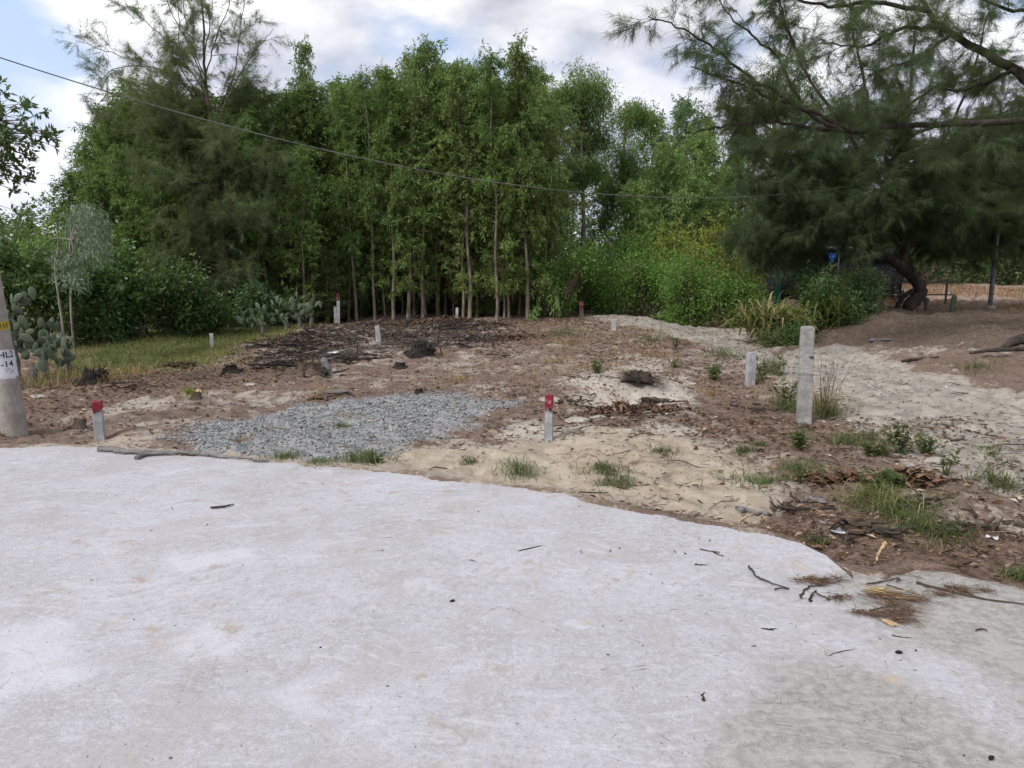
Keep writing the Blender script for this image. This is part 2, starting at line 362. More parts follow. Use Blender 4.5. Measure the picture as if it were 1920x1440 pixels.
# ------------------------------------------------------------------ ground sheet
def ground():
    ys = np.concatenate([[-300, -80, -25, -8, -2], np.geomspace(2.0, 60, 640), [75, 100, 140, 200, 320, 600]])
    sf = np.linspace(-1, 1, 680); ext = np.array([1.15, 1.5, 2.2, 4, 8, 16])
    s = np.concatenate([-ext[::-1], sf, ext])
    wd = 2.6 + .78 * np.maximum(ys, 0); wd[:5] = [25, 12, 6, 4, 3.5]
    X = wd[:, None] * s[None]; Y = np.repeat(ys[:, None], len(s), 1)
    Z = H(X, Y)
    inside = edgeY(np.clip(X, -20, 9)) - Y
    sp = .03 + .09 * np.maximum(0, fbm(X, Y, 2.4, 4, 131)) * 2
    Z = Z - .14 * S(sp, sp + .07, inside)
    ny, nx = X.shape
    i = (np.arange(ny - 1)[:, None] * nx + np.arange(nx - 1)[None]).ravel()
    gm = Geo(); gm.add(np.stack([X, Y, Z], -1).reshape(-1, 3), np.stack([i, i + 1, i + nx + 1, i + nx], 1))
    x, y = X.ravel(), Y.ravel()
    burnt = pmask(x, y, BURNT, .35, .5, .9, 1)
    grav = pmask(x, y, GRAVEL, .45, .6, 1.5, 2) * .78
    grass = pmask(x, y, GRASS, .6, .5, .8, 3)
    path = pmask(x, y, PATH, .5, .4, .7, 4)
    yel = pmask(x, y, YEL, .3, .3, 1.2, 5)
    bank = pmask(x, y, BANK, 1.0, .8, .6, 6)
    bank = np.maximum(bank, S(8.0, 10.5, x) * S(7, 9, y) * S(19, 16.5, y))
    litter = .615 - .12 * pmask(x, y, [(200, 745), (420, 735), (560, 745), (420, 780), (290, 826), (180, 800)], .3, .4, 1, 17) + .14 * fbm(x, y, .45, 3, 18)
    litter = np.maximum(litter, .80 * pmask(x, y, [(-100, 740), (40, 700), (200, 690), (420, 680), (560, 690), (560, 722), (300, 745), (120, 790), (-100, 800)], .5, .5, .8, 7))
    litter = np.maximum(litter, .72 * S(15.5, 17.5, y) * S(4.2, 2.6, x))
    litter = np.maximum(litter, .95 * S(19.2, 20.3, y))
    litter = np.maximum(litter, .70 * pmask(x, y, [(1280, 705), (1400, 700), (1480, 740), (1530, 800), (1420, 815), (1290, 790)], .25, .3, 1.2, 8))
    litter = np.maximum(litter, .86 * pmask(x, y, [(1280, 955), (1400, 930), (1650, 870), (1760, 960), (1950, 1010), (2100, 1100), (1800, 1100), (1590, 1060), (1500, 1030), (1400, 985)], .25, .3, 1.2, 9))
    litter = litter * (1 - .48 * pmask(x, y, [(1060, 722), (1120, 708), (1190, 700), (1290, 725), (1275, 765), (1180, 768), (1060, 765)], .2, .25, 1.5, 19)) * (1 - .6 * pmask(x, y, [(960, 775), (1050, 790), (1200, 800), (1330, 790), (1340, 815), (1150, 822), (960, 815)], .15, .25, 1.5, 20))
    litter = litter * (1 - .85 * path) * (1 - .55 * yel); litter = np.maximum(litter, .98 * bank)
    orange = S(18, 20, y) * S(9, 11, x) * S(36, 30, y)
    litter = np.where(orange > 0, litter * (1 - .8 * orange), litter)
    me = gm.mesh('ground', ground_mat(), True)
    for nm, c in (('mask_a', (yel, litter, burnt, grass)), ('mask_b', (grav, path, bank, np.clip(orange, 0, 1)))):
        a = me.color_attributes.new(nm, 'FLOAT_COLOR', 'POINT'); a.data.foreach_set('color', np.stack(c, 1).astype(np.float32).ravel())
    return tag(link('ground', me), 'sandy littered ground of the cleared lot and track', kind='structure')
def ground_mat():
    m, g = mat('sandy_ground'); v = g.n('ShaderNodeNewGeometry').outputs['Position']
    A = g.sep(g.attr('mask_a', 0)); B = g.sep(g.attr('mask_b', 0)); grassm = g.attr('mask_a', 3)
    n1 = g.noise(v, .9, 5, .6); n2 = g.noise(v, 4.5, 6, .65); n3 = g.noise(v, 26, 5, .7); n4 = g.noise(v, 130, 3, .6)
    sand = g.mix(g.sm(n2, .35, .65), (.385, .338, .292), (.56, .51, .455))
    sand = g.mix(A[0], sand, g.mix(g.sm(n2, .35, .65), (.37, .30, .23), (.50, .43, .345)))
    sand = g.mix(B[1], sand, g.mix(g.sm(n2, .36, .64), (.29, .258, .225), (.43, .39, .345)))
    sand = g.mix(g.m('MULTIPLY', g.sm(n4, .55, .75), .35), sand, (.24, .19, .14))
    # brown litter in broken patches
    lit = g.mix(g.sm(n3, .38, .62), (.112, .064, .045), (.215, .135, .10))
    lit = g.mix(g.m('MULTIPLY', g.sm(n4, .50, .70), .8), lit, (.045, .03, .022))
    lit = g.mix(g.m('MULTIPLY', g.sm(g.noise(v, 60, 2), .62, .72), .6), lit, (.34, .255, .185))
    t = g.m('ADD', g.m('MULTIPLY', n1, .5), g.m('ADD', g.m('MULTIPLY', n2, .75), g.m('MULTIPLY', n3, .45)))
    cov = g.sm(g.m('ADD', g.m('MULTIPLY_ADD', t, 1.9, -1.615), g.m('MULTIPLY_ADD', A[1], 1.05, -.50)), -.14, .16)
    c = g.mix(g.m('MULTIPLY', cov, .88), sand, lit)
    # needle litter on the shaded bank
    bk = g.mix(g.sm(n3, .36, .64), (.09, .066, .050), (.21, .160, .125))
    bcov = g.sm(g.m('ADD', g.m('MULTIPLY', B[2], .74), g.m('ADD', g.m('MULTIPLY_ADD', n2, 2.2, -1.12), g.m('MULTIPLY_ADD', n3, 1.2, -.60))), .25, .65)
    c = g.mix(bcov, c, bk)
    c = g.mix(g.m('MULTIPLY', g.attr('mask_b', 3), g.sm(n2, .36, .56)), c, g.mix(g.sm(n3, .4, .6), (.17, .095, .06), (.30, .19, .125)))
    gs = g.mix(g.sm(n3, .4, .6), (.085, .095, .035), (.20, .17, .085))
    c = g.mix(g.sm(g.m('ADD', grassm, g.m('MULTIPLY_ADD', n2, .8, -.4)), .35, .75), c, gs)
    gr = g.mix(g.sm(n4, .4, .6), (.20, .20, .205), (.44, .435, .43))
    c = g.mix(g.sm(g.m('ADD', B[0], g.m('MULTIPLY_ADD', n3, .9, -.45)), .4, .7), c, gr)
    ash = g.mix(g.sm(g.noise(g.scale(v, 1, 2.2, 1), 5.5, 5, .65), .55, .64), g.mix(g.sm(n2, .3, .7), (.020, .018, .018), (.085, .062, .050)), (.28, .255, .24))
    bc = g.sm(g.m('ADD', g.m('MULTIPLY', A[2], .86), g.m('ADD', g.m('MULTIPLY_ADD', n2, 1.5, -.88), g.m('MULTIPLY_ADD', n1, 1.6, -.98))), .22, .50)
    c = g.mix(bc, c, ash)
    foot = g.noise(v, 7, 3, .5)
    bump = g.m('ADD', g.m('MULTIPLY', n3, .6), g.m('ADD', g.m('MULTIPLY', n4, .35), g.m('MULTIPLY', foot, 1.2)))
    finish(g, c, .95, bump, .9, .03, .15); return m
ground()

# ------------------------------------------------------------------ concrete road with rounded apron
def slab():
    xs = np.concatenate([np.linspace(-22, -6.5, 40), np.linspace(-6.4, 4.2, 620), np.linspace(4.3, 12, 30)])
    v = np.concatenate([np.linspace(0, .5, 300) ** 1.2 / (.5 ** 1.2) * .62, np.linspace(.63, 1, 60)])
    eY = edgeY(np.clip(xs, -20, 9)); back = -14.0
    tt = np.concatenate([[0, .006, .012], np.linspace(.03, 5.2, 420), np.linspace(5.4, 22, 24)])
    X = np.repeat(xs[None], len(tt), 0); Y = eY[None] - tt[:, None]
    x, y = X.ravel(), Y.ravel()
    old = .85 * pmask(x, y, [(1588, 1074), (1560, 1094), (1510, 1130), (1450, 1210), (1380, 1300), (1280, 1390), (1240, 1600), (4500, 1600), (4500, 1000), (1900, 1050), (1700, 1030), (1610, 1060)], .26, .30, 1.4, 12)
    film = pmask(x, y, [(1660, 1190), (1780, 1200), (1900, 1290), (1920, 1380), (1700, 1310), (1580, 1240)], .25, .3, 1.5, 13) * .6
    old = old * (1 - film)
    tip = pmask(x, y, [(1588, 1070), (1572, 1090), (1530, 1112), (1490, 1140), (1600, 1175), (1900, 1190), (2200, 1200), (2200, 1100), (1700, 1000)], .035, .05, 4, 15)
    old = np.maximum(old, .80 * tip * S(1.1, .1, np.hypot(x - 1.75, (y - 3.85) * 1.3)))
    patch = np.zeros_like(x)
    for poly in ([(350, 1190), (400, 1155), (470, 1215), (440, 1235), (340, 1225)], [(520, 1300), (580, 1290), (600, 1340), (540, 1350)], [(0, 1180), (120, 1170), (180, 1260), (60, 1290), (0, 1300)], [(300, 1040), (470, 1030), (480, 1060), (330, 1075)]):
        patch = np.maximum(patch, pmask(x, y, poly, .06, .08, 4, 14))
    Z = .010 * fbm(x, y, .8, 3, 21) + .004 * fbm(x, y, 4, 3, 22) - .006 * old
    Z = Z.reshape(X.shape); Z[0] -= .007; Z[1] -= .002
    ny, nx = X.shape
    i = (np.arange(ny - 1)[:, None] * nx + np.arange(nx - 1)[None]).ravel()
    gm = Geo(); gm.add(np.stack([X, Y, Z], -1).reshape(-1, 3), np.stack([i, i + nx, i + nx + 1, i + 1], 1))
    top = np.stack([X[0], Y[0], Z[0]], -1); bot = top + [0, .004, -.09]; k_ = np.arange(nx - 1)
    gm.add(np.concatenate([top, bot]), np.stack([k_, k_ + 1, k_ + 1 + nx, k_ + nx], 1))
    me = gm.mesh('concrete_road', slab_mat(), True)
    old, patch, film, x = (np.concatenate([q_, q_[:nx], q_[:nx]]) for q_ in (old, patch, film, x))
    a = me.color_attributes.new('mask_a', 'FLOAT_COLOR', 'POINT'); a.data.foreach_set('color', np.stack([old, patch, film, 0 * x + 1], 1).astype(np.float32).ravel())
    tag(link('concrete_road', me), 'pale freshly cast concrete road with rounded apron edge', kind='structure')
def slab_mat():
    m, g = mat('road_concrete'); v = g.n('ShaderNodeNewGeometry').outputs['Position']
    A = g.sep(g.attr('mask_a', 0))
    n1 = g.noise(v, .75, 4, .55, .4); n2 = g.noise(v, 3.2, 6, .62, .3); n3 = g.noise(v, 22, 5, .7); n4 = g.noise(v, 160, 3, .7)
    wv = g.n('ShaderNodeVectorMath', {'operation': 'SCALE'}, _0=g.n('ShaderNodeTexNoise', None, Scale=.55, Detail=2).outputs[1]); wv.inputs['Scale'].default_value = 1.6
    nv = wv.inputs[0].links[0].from_node; g.put(nv.inputs['Vector'], v)
    wp = g.n('ShaderNodeVectorMath', {'operation': 'ADD'}); g.put(wp.inputs[0], v); g.put(wp.inputs[1], wv.outputs[0]); wp = wp.outputs[0]
    sw = g.noise(g.scale(wp, 1.0, 7, 1, .55), 2.2, 6, .62, .4)          # trowel sweeps
    sw2 = g.noise(g.scale(wp, 5, 1.1, 1, -.35), 1.7, 6, .65, .6)
    n5 = g.noise(v, 62, 4, .7)
    f = g.m('ADD', g.m('MULTIPLY', n1, .55), g.m('ADD', g.m('MULTIPLY', n2, .38), g.m('MULTIPLY', sw, .07)))
    c = g.mix(g.sm(f, .38, .62), (.385, .376, .392), (.475, .47, .515))
    c = g.mix(g.m('MULTIPLY', g.sm(g.m('ADD', g.m('MULTIPLY', n3, .5), g.m('MULTIPLY', n5, .5)), .50, .60), .55), c, (.56, .555, .60))
    c = g.mix(g.m('MULTIPLY', g.sm(g.m('ADD', g.m('MULTIPLY', n3, .5), g.m('MULTIPLY', n5, .5)), .48, .38), .55), c, (.30, .28, .27))
    ln = g.noise(g.scale(wp, .9, 5, 1, -.75), 1.3, 8, .75, .6); lg_ = g.sm(g.noise(v, 1.3, 4, .6, .3), .54, .68)
    line = g.m('MULTIPLY', g.m('SUBTRACT', g.sm(ln, .50, .535), g.sm(ln, .545, .60)), lg_)
    c = g.mix(g.m('MULTIPLY', line, .32), c, (.60, .595, .64))
    sk = g.noise(g.scale(wp, .6, 7, 1, -.62), 1.6, 7, .72, .4)
    c = g.mix(g.m('MULTIPLY', g.m('MULTIPLY', g.sm(sk, .54, .62), g.sm(g.noise(v, .7, 3, .5, .2), .47, .62)), .35), c, (.30, .285, .285))
    c = g.mix(g.m('MULTIPLY', g.sm(sw2, .54, .70), .12), c, (.55, .54, .585))
    c = g.mix(g.m('MULTIPLY', A[1], .8), c, (.55, .545, .60))
    c = g.mix(g.m('MULTIPLY', g.sm(g.noise(v, 2.1, 5, .65, .6), .58, .74), .55), c, (.38, .32, .26))
    st = g.noise(v, 1.4, 5, .62, .5); st2 = g.noise(v, 5.5, 5, .7, .3)
    c = g.mix(g.m('MULTIPLY', g.sm(st, .50, .66), .60), c, (.385, .36, .35))
    c = g.mix(g.m('MULTIPLY', g.m('MULTIPLY', g.sm(st2, .56, .66), g.sm(n1, .44, .58)), .65), c, (.36, .29, .22))
    c = g.mix(g.m('MULTIPLY', g.sm(g.noise(g.scale(wp, 1, 3.2, 1, -.6), 3.2, 6, .7, .3), .56, .64), .45), c, (.58, .575, .63))
    old = g.mix(g.sm(n3, .35, .65), (.265, .25, .232), (.40, .385, .365))
    old = g.mix(g.m('MULTIPLY', g.sm(n4, .52, .70), .6), old, (.15, .14, .12))
    old = g.mix(g.m('MULTIPLY', g.sm(n2, .50, .66), .7), old, (.39, .38, .375))
    c = g.mix(g.sm(g.m('ADD', A[0], g.m('MULTIPLY_ADD', n2, .9, -.45)), .30, .80), c, old)
    # sand grains and tan foot dust
    c = g.mix(g.m('MULTIPLY', g.sm(n4, .57, .70), .55), c, (.28, .225, .18))
    v1 = g.vor(v, 3.4, 0); gate = g.sm(g.noise(v, .8, 3), .48, .60)
    c = g.mix(g.m('MULTIPLY', g.m('MULTIPLY', g.sm(g.m('ADD', v1, g.m('MULTIPLY', n3, .12)), .24, .12), gate), .55), c, (.46, .36, .25))
    cr = g.m('ABSOLUTE', g.m('ADD', g.noise(g.scale(v, 1.5, 1.0, 1, .4), 1.9, 3, .5, .8), -.5))
    c = g.mix(g.m('MULTIPLY', g.sm(cr, .008, .0), .30), c, (.26, .245, .24))
    h = g.m('ADD', g.m('MULTIPLY', sw, .10), g.m('ADD', g.m('MULTIPLY', n3, .5), g.m('ADD', g.m('MULTIPLY', n4, .16), g.m('ADD', g.m('MULTIPLY', line, .25), g.m('MULTIPLY', n5, .35)))))
    finish(g, c, .82, h, .7, .012, .3); return m
slab()

# ------------------------------------------------------------------ tree builders
def acacia(seed, Ht, cr, base, nl, leafL=.12, leafW=.026, droop=.55, twigs=None):
    """slender plantation tree: returns (trunk mesh, crown mesh)"""
    rs = np.random.default_rng(seed)
    tg, lg = Geo(), Geo()
    k = 14; z = np.linspace(-.2, Ht * .97, k)
    ph = rs.random(2) * 6; off = np.stack([.10 * np.sin(z * .7 + ph[0]) * z / Ht + .05 * np.sin(z * 1.9 + ph[0]), .10 * np.sin(z * .6 + ph[1]) * z / Ht, z], 1)
    ln = (rs.random(2) - .5) * .9; off[:, 0] += ln[0] * (np.maximum(z, 0) / Ht) ** 1.5; off[:, 1] += ln[1] * (np.maximum(z, 0) / Ht) ** 1.5
    r0 = .0072 * Ht * (.8 + .4 * rs.random())
    tube(tg, smoothline(off, 2), np.interp(np.linspace(0, 1, 27), [0, .08, 1], [r0 * 1.35, r0, .012]), 7, 0, .5, False, .06)
    nb = int(twigs or 40); P, D = [], []
    for b in range(nb):
        t = base + (1 - base) * (b + rs.random()) / nb
        p = np.array([np.interp(t * Ht, z, off[:, j]) for j in range(3)])
        q = (t - base) / (1 - base)
        ln = cr * (0.35 + .9 * math.sin(math.pi * min(1, .18 + q * .82)) ** .8) * (.6 + .6 * rs.random()) * (1 - .35 * q)
        th = rs.random() * 6.283; el = .35 + .75 * q + .3 * (rs.random() - .5)
        d = np.array([math.cos(th) * math.cos(el), math.sin(th) * math.cos(el), math.sin(el)])
        pts = [p]; dd = d.copy()
        for s in range(5):
            dd = unit(dd + .18 * rs.normal(size=3) + np.array([0, 0, -.05])); pts.append(pts[-1] + dd * ln / 5)
        pts = np.array(pts)
        tube(tg, pts, np.linspace(.014 * (1.3 - t), .003, 6), 3, 0, .5, False)
        for s in range(int(7 + ln * 5)):
            u = .2 + .8 * rs.random(); i = min(int(u * 5), 4); a = pts[i] + (pts[i + 1] - pts[i]) * (u * 5 - i)
            e = unit(.6 * dd + .9 * rs.normal(size=3)); l2 = .25 + .35 * rs.random()
            P.append(a); D.append(e * l2)
    for b in range(26):                                              # thin hanging twigs below the crown
        t = .10 + (base - .04) * rs.random(); p = np.array([np.interp(t * Ht, z, off[:, j]) for j in range(3)]); th = rs.random() * 6.283
        e = np.array([math.cos(th), math.sin(th), .35]) * (.25 + .55 * rs.random()); tube(tg, np.array([p, p + e * .6, p + e + [0, 0, -.05]]), [.006, .004, .002], 3, 0, .5, False)
        for f in (.5, .75, 1.0): P.append(p + e * f); D.append(unit(e + rs.normal(size=3) * .3) * .22)
    P, D = np.array(P), np.array(D)
    m = max(3, nl // len(P)); u = rs.random((len(P), m)) ** .7
    LP = (P[:, None] + D[:, None] * u[..., None] + np.array([0, 0, -.12]) * (u ** 2)[..., None]).reshape(-1, 3) + .03 * rs.normal(size=(len(P) * m, 3))
    LD = (unit(D)[:, None] * .5 + rs.normal(size=(len(P), m, 3)) * .55).reshape(-1, 3) + np.array([0, 0, -droop])
    n = len(LP); L = leafL * (.65 + .7 * rs.random(n))
    clump = np.repeat(rs.random(len(P)), m); low = np.clip(1 - (LP[:, 2] / Ht - base) / .5, 0, 1)
    rnd = np.clip(.25 * clump + .55 * rs.random(n) + .20 * low * rs.random(n) + .1, 0, 1)
    cards(lg, LP, LD, L, L * leafW / leafL, 0, rnd)
    return tg.mesh('acacia_trunk', M_BARK, True), lg.mesh('acacia_crown', M_AC_DARK), Ht

M_BARKP = simple('pale_acacia_bark', (.13, .10, .078), (.36, .30, .235), 14, stretch=(1, 1, .25))
def setmat(o, m):
    o.material_slots[0].link = 'OBJECT'; o.material_slots[0].material = m

VARLOW = None
VAR = [acacia(100 + i, 8.0, [.95, 1.1, .85, 1.25, 1.0, .9, 1.15, 1.05, .8][i], [.34, .40, .30, .42, .36, .46, .33, .38, .28][i], 9500, [.13, .11, .15, .12, .14, .105, .13, .155, .12][i], [.033, .030, .036, .026, .034, .028, .036, .034, .03][i], .55, [44, 48, 40, 52, 46, 40, 50, 46, 42][i]) for i in range(9)]
VARD = [acacia(150 + i, 6.0, 1.7, .10, 17000, .13, .036, .45, 70) for i in range(2)]
VAR += [acacia(140 + i, 8.0, 1.15, .10, 8500, .13, .034, .5, 60) for i in range(3)]
def put_tree(px, Y, top, leaf, label, group, v=None, bark=None, cat='tree', name='acacia_tree', thick=1.0, wide=1.0):
    d = at(px, top, Y); x = d[0]; zg = Hs(x, Y); ht = d[2] - zg
    tm, cm, h0 = VARD[v - 100] if v is not None and v >= 100 else VAR[int(R.integers(0, 9)) if v is None else v]
    o = empty(name, (x, Y, zg), label, cat, group, R.random() * 6.28); s = ht / h0
    o.scale = (s * wide, s * wide, s)
    t = link('trunk', tm, o); c = link('crown', cm, o); setmat(c, leaf)
    if bark: setmat(t, bark)
    t.scale = (1, 1, 1)
    return o
SKX = [-300, 0, 60, 130, 150, 215, 250, 330, 400, 480, 530, 600, 640, 700, 780, 850, 920, 1000, 1030, 1060, 1100, 1160, 1250, 1330, 1450, 2200]
SKY = [360, 375, 368, 300, 270, 190, 150, 145, 150, 150, 165, 170, 140, 118, 85, 110, 110, 95, 150, 225, 240, 240, 235, 240, 250, 250]
GR = 'slender acacia trees crowded in the grove'
def WHERE(q): return ['behind the silver sapling', 'behind the glossy shrubs', 'behind the feathery casuarina', 'left of the red-tipped stake', 'behind the white stake', 'under the tallest crown', 'behind the leaning trunk', 'near its right end'][int(np.searchsorted([190, 330, 480, 630, 740, 830, 930], q))]
# front row, one by one: pixel column, foot row, skyline row, leaf, label
front = [
    (655, 596, 165, M_AC_DARK, 'slender dark-leaved acacia just right of the red-tipped stake by the grove'),
    (690, 600, 140, M_AC_DARK, 'slim acacia with thin bare trunk standing behind the white stake on burnt ground'),
    (728, 600, 128, M_AC_DARK, 'dark green acacia second behind the white stake on burnt ground'),
    (757, 602, 105, M_AC_OLIVE, 'tall acacia with pale straight trunk left of the tallest grove crown'),
    (782, 597, 78, M_AC_DARK, 'acacia with the tallest pointed crown in the middle of the grove'),
    (862, 592, 118, M_AC_OLIVE, 'acacia with a leaning pale trunk crossing its straight neighbour at the grove edge'),
    (877, 591, 125, M_AC_OLIVE, 'straight pale-trunked acacia beside the leaning trunk at the grove edge'),
    (929, 589, 108, M_AC_DARK, 'green acacia, left one of the close pair of trunks at the grove edge'),
    (952, 590, 100, M_AC_OLIVE, 'olive-leaved acacia, right one of the close pair of trunks at the grove edge'),
    (992, 587, 82, M_AC_OLIVE, 'olive acacia with a tilted trunk at the right end of the grove'),
]
for i, (px, py, top, lf, lab) in enumerate(front):
    Y = 19.3 + .5 * R.random()
    put_tree(px, Y, top, lf, lab, GR, i % 9, wide=.92, bark=M_BARKP)
for k in range(22):
    q = 610 + 19 * k + 16 * R.random(); put_tree(q, 19.8 + 1.2 * R.random(), np.interp(q, SKX, SKY) + 50 + 130 * R.random(), M_AC_OLIVE if q > 800 else M_AC_DARK, 'slim young acacia stem in the front of the grove, ' + WHERE(q), GR, wide=.85, bark=M_BARKP if k % 2 else None)
put_tree(1035, 20.6, 175, M_AC_OLIVE, 'bushy yellowish acacia closing the right end of the grove', GR, 3, wide=1.15)
put_tree(1022, 20.2, 205, M_AC_LIGHT, 'bright green rounded acacia at the lower right shoulder of the grove', GR, 100, wide=.55)
for q, tp, lf, lab in ((492, 168, M_AC_DARK, 'dark acacia filling the skyline just right of the feathery casuarina top'), (528, 176, M_AC_LIGHT, 'bright green acacia below the lone round crown, left side'), (566, 172, M_AC_DARK, 'dark acacia below the lone round crown, right side'), (606, 165, M_AC_OLIVE, 'olive acacia in the skyline dip right of the lone round crown'), (250, 150, M_AC_LIGHT, 'light green acacia at the upper left corner of the grove'), (205, 200, M_AC_DARK, 'dark acacia sloping down at the left end of the grove')):
    put_tree(q, 19.6 + R.random(), tp, lf, lab, GR, wide=1.25)
put_tree(575, 23.5, 84, M_AC_DARK, 'acacia whose small round crown stands alone above the left half of the grove', GR, 4, wide=.62)
n = 0
for row, (Y0, step) in enumerate(((20.6, 52), (21.8, 46), (23.2, 44), (25.0, 44), (27.5, 48))):
    px = 190 + (row % 2) * 20
    while px < 1030:
        q = px + (R.random() - .5) * 30; top = np.interp(q, SKX, SKY) + 6 + R.random() * 70 + row * 5
        lf = M_AC_OLIVE if R.random() < np.interp(q, [600, 720, 850, 1000], [.15, .25, .65, .6]) else (M_AC_LIGHT if R.random() < .16 else M_AC_DARK)
        if q < 560 and R.random() < .3: lf = M_AC_OLIVE
        where = WHERE(q)
        put_tree(q, Y0 + (R.random() - .5) * 1.0, top, lf, '%s acacia in the %s of the grove, %s' % ('olive' if lf is M_AC_OLIVE else 'dark green' if lf is M_AC_DARK else 'bright green', ['second row', 'second row', 'middle rows', 'back rows', 'back rows'][row], where), GR, wide=.8 + .7 * R.random())
        px += step * (.75 + .5 * R.random())
for px in range(190, 560, 40):                                      # grove behind the grass on the left
    q = px + R.random() * 25
    put_tree(q, 18.6 + R.random() * 1.2, np.interp(q, SKX, SKY) + 20 + R.random() * 120, M_AC_DARK, 'dark acacia at the grove edge beyond the grass, ' + WHERE(q), 'acacias behind the grass strip')
for px in range(-160, 200, 42):
    q = px + R.random() * 25
    put_tree(q, 20 + R.random() * 4, np.interp(q, SKX, SKY) + R.random() * 50, M_AC_DARK if R.random() < .6 else M_AC_LIGHT, 'low bushy acacia at the far left behind the cactus', 'low acacias behind the cactus', wide=1.5)

# right of the grove: eucalypts and lighter trees
EG = 'trees beyond the end of the sandy track'
def euc(px, Y, top, base_px, crown_blobs, label, n=7000, leaf=M_EUC, bark=M_BARKW, r=.09):
    """pale trunk with a fork and a lumpy crown; blobs in pixels (x, y, radius)"""
    b = at(base_px, 560, Y); b[2] = Hs(b[0], Y); tg, lg = Geo(), Geo()
    t = at(px, top, Y)
    mids = [b, b + (t - b) * .35 + [.08, 0, 0], b + (t - b) * .7 - [.06, 0, 0], t - [0, 0, .3]]
    line = smoothline(mids, 6) - b; tube(tg, line, np.linspace(r, .02, len(line)), 7, 0, .5, False)
    LP, LD, RN = [], [], []
    per = n // len(crown_blobs)
    for (bx, by, br) in crown_blobs:
        c = at(bx, by, Y + (R.random() - .5) * 1.2) - b; rad = br / FPX * Y
        i = int(np.argmin(np.abs(line[:, 2] - (c[2] - rad * 1.2)))); br_ = smoothline([line[i], line[i] * .5 + c * .5 + [0, 0, -.1 * rad], c], 4)
        tube(tg, br_, np.linspace(r * .4, .008, len(br_)), 4, 0, .5, False)
        nc = per // 22; u = unit(R.normal(size=(nc, 3))) * (R.random((nc, 1)) ** .45); cc = c + u * rad * [1, 1, .9]
        for j in range(0, nc, 7): tube(tg, np.array([c, c * .4 + cc[j] * .6 + [0, 0, .03], cc[j]]), [.012, .007, .003], 3, 0, .5, False)
        p = (cc[:, None] + R.normal(size=(nc, 22, 3)) * .13).reshape(-1, 3); LP.append(p)
        LD.append((u[:, None] * .4 + R.normal(size=(nc, 22, 3)) * .5).reshape(-1, 3) + [0, 0, -.7]); RN.append(np.repeat(R.random(nc), 22) * .5 + R.random(nc * 22) * .5)
    LP, LD, RN = np.concatenate(LP), np.concatenate(LD), np.concatenate(RN)
    cards(lg, LP, LD, .13 * (.7 + .6 * R.random(len(LP))), .024, 0, RN)
    o = empty('eucalypt_tree', b, label, 'tree', EG)
    tg.obj('trunk', bark, o, True); lg.obj('crown', leaf, o); return o
euc(1098, 25, 130, 1085, [(1095, 160, 42), (1120, 185, 36), (1065, 195, 34), (1100, 220, 44), (1085, 275, 32), (1120, 260, 30), (1075, 330, 30), (1050, 185, 22), (1112, 320, 24)], 'tall eucalypt with pale trunk and round dark crown above the track end', 24000, M_AC_DARK)
euc(1175, 27, 195, 1165, [(1180, 225, 32), (1195, 215, 22), (1165, 290, 34), (1180, 330, 36), (1150, 360, 36), (1190, 380, 30)], 'dark eucalypt with thin broken crown just right of the tallest pale eucalypt', 16000, M_AC_DARK, bark=M_BARK)
for px, Y, top, lf, lab, wd in (
    (1235, 30, 222, M_AC_DARK, 'dark tree with flat top behind the pale green trees beyond the track', 1.5),
    (1290, 32, 205, M_EUC, 'grey-green feathery tree rising behind the pale green trees', 1.4),
    (1340, 31, 235, M_AC_DARK, 'dark green tree next to the big casuarina beyond the track', 1.5),
    (1245, 26, 285, M_AC_LIGHT, 'pale green tree in full leaf straight behind the yellow bush', 1.6),
    (1310, 27, 262, M_AC_LIGHT, 'pale green tree with broad crown right behind the yellow bush', 1.7),
    (1195, 25, 350, M_AC_LIGHT, 'low pale green tree left of the yellow bush', 1.7),
    (1370, 28, 300, M_AC_LIGHT, 'pale green tree half hidden by the casuarina left side', 1.6),
    (1130, 28, 330, M_AC_DARK, 'dark low tree behind the pale eucalypt trunk', 1.5)):
    put_tree(px, Y, top, lf, lab, EG, v=100 + int(R.integers(0, 2)), wide=wd * .62, name='broadleaf_tree')
for i, px in enumerate(range(1400, 2260, 75)):
    put_tree(px, 34 + 5 * R.random(), 235 + 80 * R.random(), M_AC_DARK, 'dark tree in the background row behind the right-hand casuarinas', 'dark trees behind the casuarinas', v=9 + i % 3, wide=1.8, name='broadleaf_tree')
euc(1450, 27, 110, 1470, [(1440, 160, 55), (1500, 150, 50), (1400, 200, 45), (1470, 220, 60), (1400, 260, 45), (1540, 200, 50), (1450, 290, 60), (1530, 290, 55), (1580, 250, 45), (1560, 360, 50), (1450, 370, 55)], 'large dark round-crowned tree standing behind the big casuarina', 15000, M_AC_DARK, M_BARK, .16)
for i, px in enumerate(range(-500, 2300, 130)):                     # the wood goes on behind
    put_tree(px + 40 * R.random(), 40 + 8 * R.random(), max(np.interp(px, SKX, SKY) + 60, 250) + 30 * R.random(), M_AC_DARK, 'distant dark tree of the wood seen through gaps behind the grove', 'distant trees behind the grove', wide=2.2, name='broadleaf_tree', v=9 + i % 3)

